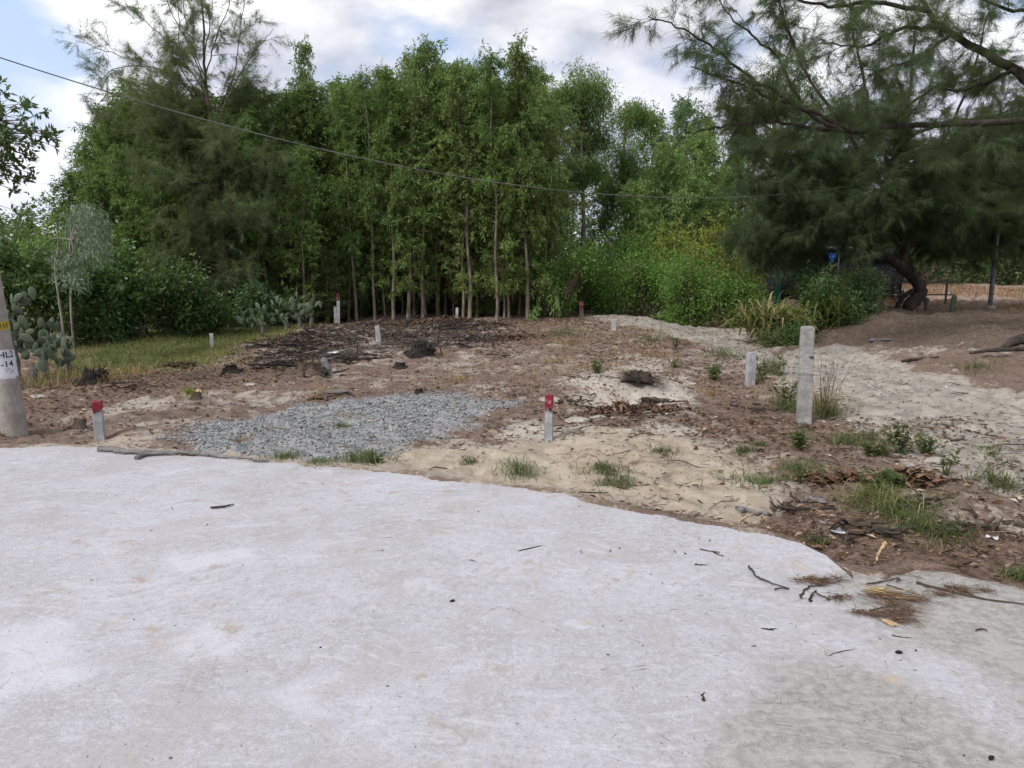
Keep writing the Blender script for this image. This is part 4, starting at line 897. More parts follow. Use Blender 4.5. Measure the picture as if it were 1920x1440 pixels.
# ------------------------------------------------------------------ strap-leaved plants, columnar cacti
def strap_plant(px, py, Y, n, ln, label, dry=1.0, w_=.024):
    p = at(px, py, Y); p[2] = Hs(p[0], p[1]); o = empty('strap_leaved_plant', p, label, 'plant', 'strap-leaved plants by the hedge'); gm = Geo()
    for k in range(n):
        th = R.random() * 6.283; l = ln * (.6 + .5 * R.random()); el = .55 + .9 * R.random(); d = np.array([math.cos(th) * math.cos(el), math.sin(th) * math.cos(el), math.sin(el)]); b = np.array([.22 * R.normal(), .15 * R.normal(), .05 + .3 * ln * R.random()])
        t = np.linspace(0, 1, 6)[:, None]; c = b + d * l * t + [0, 0, -.55 * l] * t ** 2.4; c[:, 2] = np.maximum(c[:, 2], .03); s = unit(np.cross(d, [0, 0, 1.])) * w_ * np.array([.7, 1, 1, .8, .5, .05])[:, None]
        V = np.concatenate([c - s, c + s]); F = [[i, i + 1, i + 7, i + 6] for i in range(5)]; gm.add(V, F, 0, np.full(12, np.clip((R.random() ** 1.5 * .75 + .30 * (el < .8)) * dry, 0, 1)))
    sg = Geo(); tube(sg, np.array([[0, 0, -.1], [.02, 0, .2], [0, 0, .4 * ln + .1]]), [.05, .045, .03], 6); sg.obj('stem', M_BARK, o, True); gm.obj('leaves', M_STRAP, o); return o
strap_plant(1432, 612, 16.2, 190, 1.3, 'strap-leaved plant with arching yellowed leaves at the left end of the hedge')
strap_plant(1485, 608, 16.6, 120, 1.2, 'strap-leaved plant with drying leaves in the middle of the hedge', .75)
strap_plant(1548, 580, 16.9, 90, 1.35, 'greener strap-leaved plant on top of the dark hedge clump', .25)
def column(px, py, h_px, r, label, arms=()):
    p = G(px, py); s = p[1] / FPX; o = empty('columnar_cactus', p, label, 'cactus', 'columnar cacti by the leaning casuarina'); gm = Geo(); h = h_px * s
    tube(gm, smoothline([[0, 0, -.05], [.01, 0, h * .5], [.03, 0, h]], 4), r * np.array([.9, 1, 1, 1.02, 1, 1, 1, .95, .5]), 8, 0, .15, True, .08); gm.obj('stem', M_CACT, o, True)
    for a in arms:
        ag = Geo(); tube(ag, smoothline([[0, 0, h * .45], [a * .14, 0, h * .55], [a * .17, .02, h * .95]], 4), r * np.array([.7, .7, .75, .75, .75, .75, .7, .6, .4]), 7, 0, .2, True, .08); ag.obj('arm', M_CACT, o, True)
column(1655, 563, 42, .055, 'columnar cactus with upright arms left of the leaning trunk', (-1, 1))
column(1785, 585, 32, .06, 'single columnar cactus right of the leaning trunk')
for i, (px, py, h) in enumerate(((1618, 566, 20), (1640, 566, 24), (1680, 566, 22), (1690, 568, 24), (1735, 582, 24))):
    column(px, py, h, .045, ['small cactus stub at the right foot of the hedge', 'cactus stub just left of the armed columnar cactus', 'cactus stub touching the left side of the trunk base', 'reddish cactus stub in front of the trunk base', 'tilted cactus stub just right of the trunk base'][i])

# ------------------------------------------------------------------ utility pole with painted marks
def utility_pole():
    b = G(29, 817); lean = math.radians(4.0); ht = 7.2; r0, r1 = .112, .075
    o = empty('utility_pole', b, 'leaning concrete utility pole with black lettering on white paint at the left edge', 'utility pole'); o.rotation_euler = (0, -lean, 0)
    rad = lambda z: r0 + (r1 - r0) * z / ht
    gm = Geo(); z = np.concatenate([[-.3], np.linspace(0, ht, 30)]); tube(gm, np.stack([0 * z, 0 * z, z], 1), rad(z), 24); gm.obj('shaft', M_POLE, o, True)
    face = math.atan2(-b[1], -b[0])                                    # side of the pole that faces the road
    zof = lambda py: (at(20, py, b[1])[2] - b[2]) / math.cos(lean)
    def band(name, za, zb, m, wav, proud=.0015):
        gm = Geo(); n = 48; a = np.arange(n) / n * 6.283; lo = za + wav * .6 * fbm(a * 5, a * 0, 1.3, 4, 31); hi = zb + wav * .6 * fbm(np.cos(a) * 3, np.sin(a) * 3, 1.5, 3, 37)
        V = [[(rad(zz[i]) + proud) * math.cos(a[i]), (rad(zz[i]) + proud) * math.sin(a[i]), zz[i]] for zz in (lo, (lo + hi) / 2, hi) for i in range(n)]
        gm.add(V, [[j * n + i, j * n + (i + 1) % n, (j + 1) * n + (i + 1) % n, (j + 1) * n + i] for j in range(2) for i in range(n)]); return gm.obj(name, m, o, True)
    band('white_band', zof(708), zof(657), M_WHITEP, .03); band('yellow_band', zof(619), zof(604), M_YELP, .008)
    def text(s, s0, zb, size, name):
        cu = bpy.data.curves.new(name, 'FONT'); cu.body = s; cu.size = size; cu.offset = .0012; cu.space_character = 1.05
        t = bpy.data.objects.new('tmp', cu); COL.objects.link(t); dg = bpy.context.evaluated_depsgraph_get()
        me = bpy.data.meshes.new_from_object(t.evaluated_get(dg)); bpy.data.objects.remove(t)
        import bmesh
        bm = bmesh.new(); bm.from_mesh(me); bmesh.ops.subdivide_edges(bm, edges=[e for e in bm.edges if e.calc_length() > .012], cuts=3, use_grid_fill=True); bm.to_mesh(me); bm.free()
        for v in me.vertices:
            zz = zb + v.co.y; a = face + (s0 + v.co.x) / rad(zz); rr = rad(zz) + .0035
            v.co = (rr * math.cos(a), rr * math.sin(a), zz)
        me.materials.clear(); me.materials.append(M_BLACK); link(name, me, o)
    text('HL2', -.028, zof(670), .078, 'lettering'); text('-14', -.018, zof(687), .078, 'lettering')
    gm = Geo()
    for k in range(7):
        a0 = face + (-.03 + .022 * k) / rad(1.5); zz = np.array([zof(617), zof(612), zof(606)]); wv = .004 * R.normal(size=3) / .1
        V = [[(rad(q_) + .0032) * math.cos(a0 + wv[i] + e), (rad(q_) + .0032) * math.sin(a0 + wv[i] + e), q_] for i, q_ in enumerate(zz) for e in (-.03, .03)]
        gm.add(V, [[0, 1, 3, 2], [2, 3, 5, 4]])
    gm.obj('worn_marks', M_BLACK, o)
utility_pole()

# thin steel pole and the cable
p = G(1856, 577); zt = at(1846, 268, p[1])[2] - p[2]
gm = Geo(); tube(gm, np.array([[0, 0, -.2], [0, 0, zt * .45]]), [.055, .055], 12); tube(gm, np.array([[0, 0, zt * .45], [0, 0, zt * .45 + .02], [-.08, 0, zt]]), [.055, .042, .04], 12)
po = empty('steel_pole', p, 'thin grey steel pole standing at the edge of the dry field on the right', 'pole'); gm.obj('shaft', simple('galvanised_steel', (.10, .11, .12), (.20, .21, .22), 8, .5), po, True)
gm = Geo(); tube(gm, np.array([[0, 0, -.05], [0, 0, .03], [0, 0, .06]]), [.16, .13, .08], 10, 0, .5, True, .15); gm.obj('footing', M_ROCK, po)
Lc, Rc = np.array([-7.59, 10.0, 4.51]), p + [-.08, 0, zt - .05]
t = np.linspace(0, 1, 60)[:, None]; C = Lc * (1 - t) + Rc * t; C[:, 2] -= (4 * 1.7 * t * (1 - t))[:, 0]
d0 = C[0] - C[1]; far = np.array([C[0] + d0 * k * 8 for k in (3, 2, 1)]); C = np.concatenate([far, C])
gm = Geo(); tube(gm, C, .0085, 6); tag(gm.obj('overhead_cable', simple('cable_rubber', (.11, .11, .105), (.19, .19, .18), 5, .6)), 'black overhead cable sagging across the whole view in front of the grove', 'cable')

# ------------------------------------------------------------------ concrete boundary stakes
import bmesh
def prism(w0, d0, w1, d1, h, z0=0.0, bev=.006, chamfer=0.0):
    bm = bmesh.new(); V = []
    lev = [(z0, w0, d0), (h - chamfer, w1 + (w0 - w1) * chamfer / max(h, .01), d1)] + ([(h, w1 * .8, d1 * .8)] if chamfer else [])
    for z, a, b in lev: V.append([bm.verts.new((sx * a / 2, sy * b / 2, z)) for sx, sy in ((-1, -1), (1, -1), (1, 1), (-1, 1))])
    bm.faces.new(V[0][::-1]); bm.faces.new(V[-1])
    for A, B in zip(V, V[1:]):
        for i in range(4): bm.faces.new((A[i], A[(i + 1) % 4], B[(i + 1) % 4], B[i]))
    bmesh.ops.bevel(bm, geom=list(bm.edges), offset=bev, segments=2, affect='EDGES')
    bmesh.ops.subdivide_edges(bm, edges=[e for e in bm.edges if e.calc_length() > .08], cuts=3, use_grid_fill=True)
    for v in bm.verts: v.co += Vector(R.normal(size=3) * .0012)
    me = bpy.data.meshes.new('stake'); bm.to_mesh(me); bm.free(); return me
def stake(px, py, top, w_px, label, m=M_STAKE, red=0.0, rz=.2, tilt=0.0, dep=1.0, name='boundary_stake', cham=.0, tx=0.0):
    p = G(px, py)
    if p[1] > 18.6: p = at(px, py, 18.6); p[2] = Hs(p[0], p[1])
    s = p[1] / FPX; h = at(px, top, p[1])[2] - p[2]; wd = w_px * s * .86
    o = empty(name, p, label, 'boundary stake', 'concrete boundary stakes', rz); o.rotation_euler = (tx, tilt, rz)
    me = prism(wd * 1.06, wd * dep * 1.06, wd * .94, wd * dep * .94, h, -.1, .006, cham); me.materials.append(m); link('shaft', me, o)
    if red:
        z0 = h * (1 - red); cap = prism(wd * .985 + .004, wd * dep * .985 + .004, wd * .945 + .004, wd * dep * .945 + .004, h + .003, z0, .006); cap.materials.append(M_REDD if p[1] > 14 else M_RED); link('red_tip', cap, o)
        rg_ = Geo(); n = 26; a = R.random(n) * 6.283
        P = np.stack([(R.random(n) - .5) * wd * .9, np.full(n, -wd * dep / 2 * 1.005 - .003), np.full(n, z0 + .004)], 1); needles(rg_, P, np.stack([0 * a, 0 * a - .01, -np.ones(n)], 1), .02 + .04 * R.random(n), .008); rg_.obj('paint_drips', M_REDD if p[1] > 14 else M_RED, o)
    return o
stake(1029, 826, 741, 18, 'red-tipped concrete stake in front of the sand mound beside the gravel', M_POST, .27, -.1, .0)
stake(188, 824, 753, 20, 'red-tipped concrete stake beside the cut sapling stump near the utility pole', M_POST, .20, .35, -.01)
stake(1406, 722, 660, 17, 'short plain concrete stake left of the tall concrete post', M_POST, 0, .15)
stake(710, 641, 611, 9.5, 'white stake standing in the burnt patch', M_STAKE, 0, .3, -.07)
stake(398, 652, 625, 8, 'white stake standing in the grass strip', M_STAKE, 0, .2)
stake(634, 597, 550, 7, 'tall stake with dark red tip against the grove trunks', M_POST, .18, .2, .03)
stake(629, 597, 575, 6, 'shorter bare stake touching the red-tipped one by the grove', M_POST, 0, .2)
stake(857, 591, 577, 6, 'small whitish stake by the leaning trunk at the grove edge', M_STAKE, 0, .1)
stake(1090, 598, 565, 8, 'weathered red-tipped stake among weeds at the start of the track', M_BARKB, .28, .1)
stake(1151, 618, 599, 9, 'small grey stake beside the far end of the sandy track', M_STAKE, 0, .1)
tp = stake(1507, 792, 612, 30, 'tall speckled concrete post among weeds beside the sandy track', postmat('rough_post', (.23, .225, .22), (.37, .36, .345), 1.0), 0, -.28, -.02, .9, 'concrete_post', .012)
gm = Geo(); tube(gm, smoothline([[-.08, -.075, .52], [0, -.08, .525], [.05, -.078, .515], [.10, -.04, .51], [.13, .0, .50]], 3), .003, 4); tube(gm, np.array([[.02, -.07, .70], [.05, -.085, .70], [.07, -.085, .69]]), .006, 5); gm.obj('wire_tie', M_BLACK, tp)

# ------------------------------------------------------------------ stumps
def stump(px, py, r, h, label, m=M_BARKB, cut=None, roots=5, tilt=(0, 0), jag=.15, group='stumps left on the cleared lot', name='tree_stump'):
    p = G(px, py); o = empty(name, p, label, 'stump', group, R.random() * 6.28); o.rotation_euler = (tilt[0], tilt[1], 0)
    gm = Geo(); n = 18; lv = np.linspace(-.06, 1, 8); a = np.arange(n) / n * 6.283; ph = R.random() * 6; V = []
    top = 1 + jag * fbm(np.cos(a) * 2 + ph, np.sin(a) * 2, 2.0, 3, 41)
    for l in lv:
        fl = 1 + .55 * math.exp(-max(l, 0) * 5) * (1 + .6 * np.sin(a * roots + ph)); rr = r * fl * (1 + .22 * fbm(np.cos(a) * 2, np.sin(a) * 2 + l * 2, 2.5, 3, int(ph * 10)))
        V.append(np.stack([rr * np.cos(a), rr * np.sin(a), h * l * (top if l > .5 else 1 + 0 * a)], 1))
    V = np.concatenate(V); F = [[j * n + i, j * n + (i + 1) % n, (j + 1) * n + (i + 1) % n, (j + 1) * n + i] for j in range(7) for i in range(n)]
    gm.add(V, F); rim = V[-n:]
    for k in range(roots):
        th = k / roots * 6.283 + R.random() * .6; l = r * (.5 + .9 * R.random())
        tube(gm, smoothline([[math.cos(th) * r * .6, math.sin(th) * r * .6, h * .22], [math.cos(th) * r * 1.3, math.sin(th) * r * 1.3, h * .08], [math.cos(th + .2) * (r + l), math.sin(th + .2) * (r + l), -.03]], 3), np.linspace(r * .28, .012, 7), 5, 0, .5, False, .12)
    gm.obj('bark', m, o, True)
    cg = Geo(); c = rim.mean(0) - [0, 0, jag * h * .3]; mid = (rim + c) / 2 + R.normal(size=rim.shape) * [.0, .0, jag * h * .15]
    cg.add(np.concatenate([rim, mid, [c]]), [[i, (i + 1) % n, n + (i + 1) % n, n + i] for i in range(n)]); cg.add(np.concatenate([mid, [c]]), [[i, (i + 1) % n, n] for i in range(n)]); cg.obj('cut_face', cut or m, o)
    return o
def splinters(o, n, r, h, m):
    gm = Geo(); a = R.random(n) * 6.283; P = np.stack([np.cos(a) * r * R.random(n), np.sin(a) * r * R.random(n), h * (.3 + .4 * R.random(n))], 1)
    cards(gm, P, np.stack([np.cos(a) * .5, np.sin(a) * .5, 1 + 0 * a], 1), h * (.4 + .6 * R.random(n)), .03); gm.obj('splinters', m, o)
s = stump(790, 668, .17, .20, 'biggest charred stump in the burnt patch, ragged and leaning right', M_CHAR, None, 7, (.1, .25), .5); splinters(s, 16, .2, .2, M_CHAR)
s = stump(582, 700, .15, .17, 'split brown stump with pale splinters in front of the burnt patch', M_BARKB, M_BARK, 6, (.0, -.1), .6); splinters(s, 20, .2, .2, M_BARKB)
gm = Geo(); p = G(607, 697); tube(gm, smoothline([p + [0, 0, .17], p + [.05, -.06, .10], p + [.12, -.14, -.03]], 4), np.linspace(.055, .05, 9), 8, 0, .5, True, .1); tag(gm.obj('wood_chunk', M_GREYWOOD, None, True), 'pale split wood chunk leaning on the split brown stump', 'wood chunk')
s = stump(177, 718, .15, .17, 'dark rotten stump at the edge of the brown litter by the grass', M_CHAR, None, 6, (0, .2), .5); splinters(s, 22, .17, .19, M_BARKD)
stump(750, 690, .075, .09, 'small cut stump with pale top in front of the biggest charred stump', M_CHAR, M_GREYWOOD, 4, (0, 0), .15)
stump(148, 803, .055, .10, 'freshly cut sapling stump with orange top beside the red-tipped stake', M_BARKB, M_CUT, 4, (-.25, .1), .05)
s = stump(368, 748, .05, .10, 'small stump with a yellow-green sprout on the pale sand streaks', M_BARKB, M_CUT, 5, (0, .1), .4); gm = Geo(); cards(gm, R.normal(size=(60, 3)) * [.05, .03, .02] + [-.06, -.03, .06], R.normal(size=(60, 3)) * .6 + [0, 0, .9], .07, .018); gm.obj('sprout', M_YELLOW, s)
stump(628, 742, .14, .06, 'flat low stump between dry tufts just above the gravel', M_BARKB, M_GREYWOOD, 6, (0, 0), .2)
stump(785, 738, .045, .06, 'tiny dark stump on the upper edge of the gravel', M_CHAR, None, 4, (0, 0), .3)
stump(432, 699, .10, .10, 'black burnt stump stub at the left end of the burnt patch', M_CHAR, None, 5, (0, -.2), .6)
stump(958, 745, .05, .05, 'tiny brown stump at the right tip of the gravel', M_BARKB, None, 4, (0, 0), .4)
s = stump(1200, 716, .13, .12, 'upturned dark root stump on top of the white sand mound', M_BARKD, None, 5, (-.2, .1), .5)
gm = Geo(); n = 320; a = R.random(n) * 6.283; P = np.stack([np.cos(a) * .16, np.sin(a) * .14 - .05, .0 + .10 * R.random(n)], 1); needles(gm, P, np.stack([np.cos(a), np.sin(a) - .5, -.5 + .9 * R.random(n)], 1), .10 + .16 * R.random(n), .007); gm.obj('fine_roots', M_BARKB, s)
gm = Geo(); p = G(1225, 756); tube(gm, smoothline([p + [-.14, .02, .03], p + [-.02, 0, .035], p + [.15, -.02, .03], p + [.4, 0, .0]], 4), np.linspace(.045, .02, 13), 8, 0, .5, True, .12); tag(gm.obj('log', M_BARKB, None, True), 'short brown log half buried below the root stump', 'log')
# charred sticks poking up
for i, (px, py, h, lab) in enumerate(((668, 668, .20, 'thin charred stick poking up left of the white stake'), (784, 640, .26, 'thin charred stick just behind the biggest charred stump'), (820, 645, .26, 'bent charred stick right of the biggest charred stump'), (830, 664, .2, 'short slanting charred stick at the right edge of the biggest stump'))):
    p = G(px, py); gm = Geo(); tube(gm, smoothline([p + [0, 0, -.03], p + [.02 * R.normal(), 0, h * .5], p + [.08 * R.normal(), .02, h]], 3), np.linspace(.012, .006, 7), 5); tag(gm.obj('burnt_stick', M_CHAR), lab, 'stick', 'charred sticks in the burnt patch')

# ------------------------------------------------------------------ scattered stuff on the lot
def scatter(n, xr, yr, prob):
    x = xr[0] + (xr[1] - xr[0]) * R.random(n * 3); y = yr[0] + (yr[1] - yr[0]) * R.random(n * 3)
    k = (R.random(n * 3) < prob(x, y)) & (y > edgeY(np.clip(x, -20, 9)) + .04); x, y = x[k][:n], y[k][:n]
    return np.stack([x, y, H(x, y)], 1)
grav = lambda x, y: pmask(x, y, GRAVEL, .45, .6, 1.5, 2)
P = scatter(17000, (-5.4, 1), (6, 10.2), lambda x, y: S(.28, 1.0, grav(x, y) + .85 * fbm(x, y, 1.8, 4, 70)) * S(.0, .5, grav(x, y)))
P2 = scatter(1400, (-5, 1.2), (6, 10.6), lambda x, y: np.exp(-np.maximum(0, -polydist(x, y, [flat(*q) for q in GRAVEL])) * 2.5) * .5); P = np.concatenate([P, P2])
gm = Geo(); n = len(P); base = np.array([[1, 0, 0], [0, 1, 0], [-1, 0, 0], [0, -1, 0], [0, 0, 1], [0, 0, -.7]], float)
sz = .005 + .012 * R.random(n) ** 2.5; an = R.random(n) * 6.283; ca, sa = np.cos(an), np.sin(an)
V = base[None] * (1 + .5 * (R.random((n, 6, 1)) - .5)) * sz[:, None, None] * np.stack([np.ones(n), .6 + .4 * R.random(n), .5 + .4 * R.random(n)], 1)[:, None]
V = np.stack([V[..., 0] * ca[:, None] - V[..., 1] * sa[:, None], V[..., 0] * sa[:, None] + V[..., 1] * ca[:, None], V[..., 2]], -1) + (P + np.stack([0 * sz, 0 * sz, sz * .3 + .012 * R.random(n)], 1))[:, None]
oct_ = np.array([[0, 1, 4], [1, 2, 4], [2, 3, 4], [3, 0, 4], [1, 0, 5], [2, 1, 5], [3, 2, 5], [0, 3, 5]])
gm.add(V.reshape(-1, 3), (np.arange(n)[:, None, None] * 6 + oct_[None]).reshape(-1, 3), 0, np.repeat(R.random(n), 6))
tag(gm.obj('gravel', M_STONE), 'patch of blue-grey crushed gravel spread on the sand behind the slab', 'gravel', kind='stuff')

def litter_density(x, y):
    d = .18 + .50 * S(.0, .4, fbm(x, y, .55, 3, 80)) + .0 * x
    d = np.maximum(d, .85 * pmask(x, y, [(-100, 740), (40, 700), (420, 680), (560, 690), (560, 722), (300, 745), (120, 790), (-100, 800)], .5, .5, .8, 7))
    d = np.maximum(d, .75 * S(14.5, 16.5, y) * S(3.6, 2.4, x)); d = np.maximum(d, .8 * pmask(x, y, BURNT, .6, .3, 1, 1) * S(.0, .3, fbm(x, y, .9, 3, 82)))
    d = np.maximum(d, .9 * pmask(x, y, [(1280, 955), (1400, 930), (1650, 870), (1760, 960), (1950, 1010), (2100, 1100), (1800, 1100), (1590, 1060), (1500, 1030), (1400, 985)], .25, .3, 1.2, 9))
    return d * (1 - .9 * pmask(x, y, YEL, .3, .3, 1.2, 5)) * (1 - .92 * pmask(x, y, PATH, .5, .4, .7, 4)) * (1 - .9 * grav(x, y))
P = np.concatenate([scatter(34000, (-8, 5.5), (6.4, 19.5), lambda x, y: litter_density(x, y) + .12), scatter(5500, (.6, 4.8), (3.7, 8), lambda x, y: np.maximum(litter_density(x, y), .35) * (1 - .8 * pmask(x, y, YEL, .3, .3, 1.2, 5)))])
gm = Geo(); n = len(P); a = R.random(n) * 6.283; near = P[:, 1] < 7
LL = np.where(near, .014 + .065 * R.random(n) ** 3, .020 + .055 * R.random(n) ** 1.5); cards(gm, P + [0, 0, .008], np.stack([np.cos(a), np.sin(a), .35 * R.random(n)], 1), LL, LL * .38, 0, R.random(n) ** 1.2, .3, np.array([0, 0, 1.]))
tag(gm.obj('leaf_litter', M_LITTER), 'brown dead leaves scattered over the cleared lot', 'leaf litter', kind='stuff')
# burnt fragments
P = scatter(4200, (-6, 1), (10, 18.6), lambda x, y: pmask(x, y, BURNT, .4, .5, .9, 1) * S(-.05, .25, fbm(x, y, 1.2, 3, 85)))
gm = Geo(); n = len(P); a = R.random(n) * 6.283; cards(gm, P + [0, 0, .012], np.stack([np.cos(a), np.sin(a), .16 * R.random(n)], 1), .03 + .08 * R.random(n) ** 1.5, .025, 0, None, .35, np.array([0, 0, 1.]))
for k in range(70):
    p = P[int(R.integers(0, n))]; t = R.random() * 6.283; l = .12 + .28 * R.random(); e = np.array([math.cos(t) * l, math.sin(t) * l, .03 * R.random()]); tube(gm, np.array([p + [0, 0, .02], p + e * .5 + [0, 0, .05], p + e]), [.012, .010, .006], 4, 0, .2)
tag(gm.obj('burnt_debris', M_ASH), 'black charred leaves and sticks spread over the burnt patch', 'burnt debris', kind='stuff')
# twigs and needle litter on sand
P = np.concatenate([scatter(3000, (-7, 6), (6, 15), lambda x, y: .25 + .7 * S(0, .3, fbm(x, y, .8, 3, 90))), scatter(2400, (.4, 5.5), (3.7, 8), lambda x, y: .25 + .7 * S(0, .3, fbm(x, y, 1.1, 3, 91))), scatter(3600, (4, 12), (7, 18), lambda x, y: .6 + 0 * x)])
gm = Geo(); n = len(P); a = R.random(n) * 6.283; needles(gm, P + [0, 0, .008], np.stack([np.cos(a), np.sin(a), .12 * R.random(n)], 1), .05 + .16 * R.random(n) ** 2, .006, 0)
for k in range(260):
    p = P[int(R.integers(0, n))]; t = R.random() * 6.283; l = .10 + .25 * R.random(); e = np.array([math.cos(t) * l, math.sin(t) * l, .02]); tube(gm, np.array([p + [0, 0, .01], p + e * .5 + [0, 0, .03 * R.random()] + R.normal(size=3) * .01, p + e]), [.005, .005, .003], 4, 0, R.random())
tag(gm.obj('twig_litter', M_TWIG), 'small dead twigs scattered over the sand', 'twig litter', kind='stuff')
nl = lambda x, y: np.maximum(pmask(x, y, [(1380, 975), (1500, 960), (1700, 960), (1950, 1040), (2100, 1110), (1800, 1085), (1700, 1045), (1600, 1068), (1500, 1012)], .12, .15, 2, 95), .5 * pmask(x, y, [(1290, 705), (1400, 700), (1480, 740), (1530, 800), (1420, 815), (1290, 790)], .25, .3, 1.2, 8))
P = np.concatenate([scatter(9000, (.8, 4.6), (3.7, 9), nl), scatter(2600, (.6, 4.6), (3.7, 7), lambda x, y: .4 * S(0, .3, fbm(x, y, 1.5, 3, 96)))])
gm = Geo(); n = len(P); a = R.normal(size=n) * .9 + .2; needles(gm, P + np.stack([0 * a, 0 * a, .004 + .012 * R.random(n)], 1), np.stack([np.cos(a), np.sin(a), .08 * R.normal(size=n)], 1), .07 + .10 * R.random(n), .0032, 0)
tag(gm.obj('needle_litter', rndmat('dead_needle', [(0, (.07, .042, .03)), (.6, (.16, .095, .065)), (1, (.30, .21, .15))])), 'brown fallen casuarina needles heaped along the slab edge', 'needle litter', kind='stuff')

x = 1.9 + 3.0 * R.random(1500); P = np.stack([x, edgeY(x) - .16 * R.random(1500) ** 2.2 * (1 + fbm(x, x * 0, 3, 2, 120)), .004 + .012 * R.random(1500)], 1); n = len(P); a = R.normal(size=n) * .9
gm = Geo(); needles(gm, P, np.stack([np.cos(a), np.sin(a), .05 * R.normal(size=n)], 1), .05 + .08 * R.random(n), .003)
tag(gm.obj('needle_fringe', bpy.data.materials['dead_needle']), 'fringe of fallen needles drifting over the edge of the old concrete', 'needle litter', kind='stuff')
n = 800; x = np.concatenate([-4 + 8 * R.random(250), .3 + 2.6 * R.random(550)]); y = np.minimum(2.2 + 4.5 * R.random(n) ** 1.2, edgeY(x) - .05); a = R.random(n) * 6.283
gm = Geo(); needles(gm, np.stack([x, y, np.full(n, .028)], 1), np.stack([np.cos(a), np.sin(a), -.04 + 0 * a], 1), .015 + .08 * R.random(n) ** 2.5, .0022)
m_ = 900; x = -4.5 + 8 * R.random(m_); y = np.minimum(2.2 + 4.5 * R.random(m_), edgeY(x) - .03); a = R.random(m_) * 6.283
cards(gm, np.stack([x, y, np.full(m_, .02)], 1), np.stack([np.cos(a), np.sin(a), .2 * R.random(m_)], 1), .004 + .010 * R.random(m_) ** 2, .005, 0, None, .3, np.array([0, 0, 1.]))
tag(gm.obj('concrete_litter', M_TWIG), 'fine needles and grit specks sprinkled over the concrete', 'litter', kind='stuff')
# grass strip and thin grasses
gsm = lambda x, y: pmask(x, y, GRASS, .5, .5, .8, 3)
P = scatter(16000, (-9.5, -3), (9.5, 19), gsm); n = len(P); gm = Geo(); dry = S(.2, .0, polydist(P[:, 0], P[:, 1], [flat(*q) for q in GRASS]) - .5)
blades(gm, P, .05 + .10 * R.random(n), .010, .9, 0, np.clip(.65 * R.random(n) + .35 * dry, 0, 1)); tag(gm.obj('grass_strip', M_GRASS), 'strip of short green grass between the lot and the grove', 'grass', kind='stuff')
P = np.concatenate([scatter(2600, (-6, 5), (8.5, 17), lambda x, y: S(.05, .35, fbm(x, y, .9, 3, 101)) * (1 - pmask(x, y, BURNT, .3, .3, 1, 1)) * S(-2, .5, x) * (1 - pmask(x, y, PATH, .3, .3, 1, 4))), scatter(1500, (-8, -4), (8.8, 12.5), lambda x, y: pmask(x, y, [(380, 700), (560, 640), (620, 625), (500, 690), (200, 715)], .5, .4, 1, 3))]); n = len(P); gm = Geo()
blades(gm, P, np.where(P[:, 0] < -4, .04, .05) + np.where(P[:, 0] < -4, .06, .10) * R.random(n), .007, 1.2); tag(gm.obj('dry_grass', M_DRYGRASS), 'thin straw-coloured grass scattered over the middle of the lot', 'dry grass', kind='stuff')
P = scatter(17000, (9, 26), (17.8, 32), lambda x, y: S(.0, .25, fbm(x, y, .45, 3, 103) + .05) * S(17.8, 19, y)); n = len(P); gm = Geo()
blades(gm, P, .08 + .22 * R.random(n) ** 1.5, .012, 1.1); tag(gm.obj('orange_grass', M_ORANGE), 'field of dried orange grass beyond the steel pole', 'dry grass', kind='stuff')

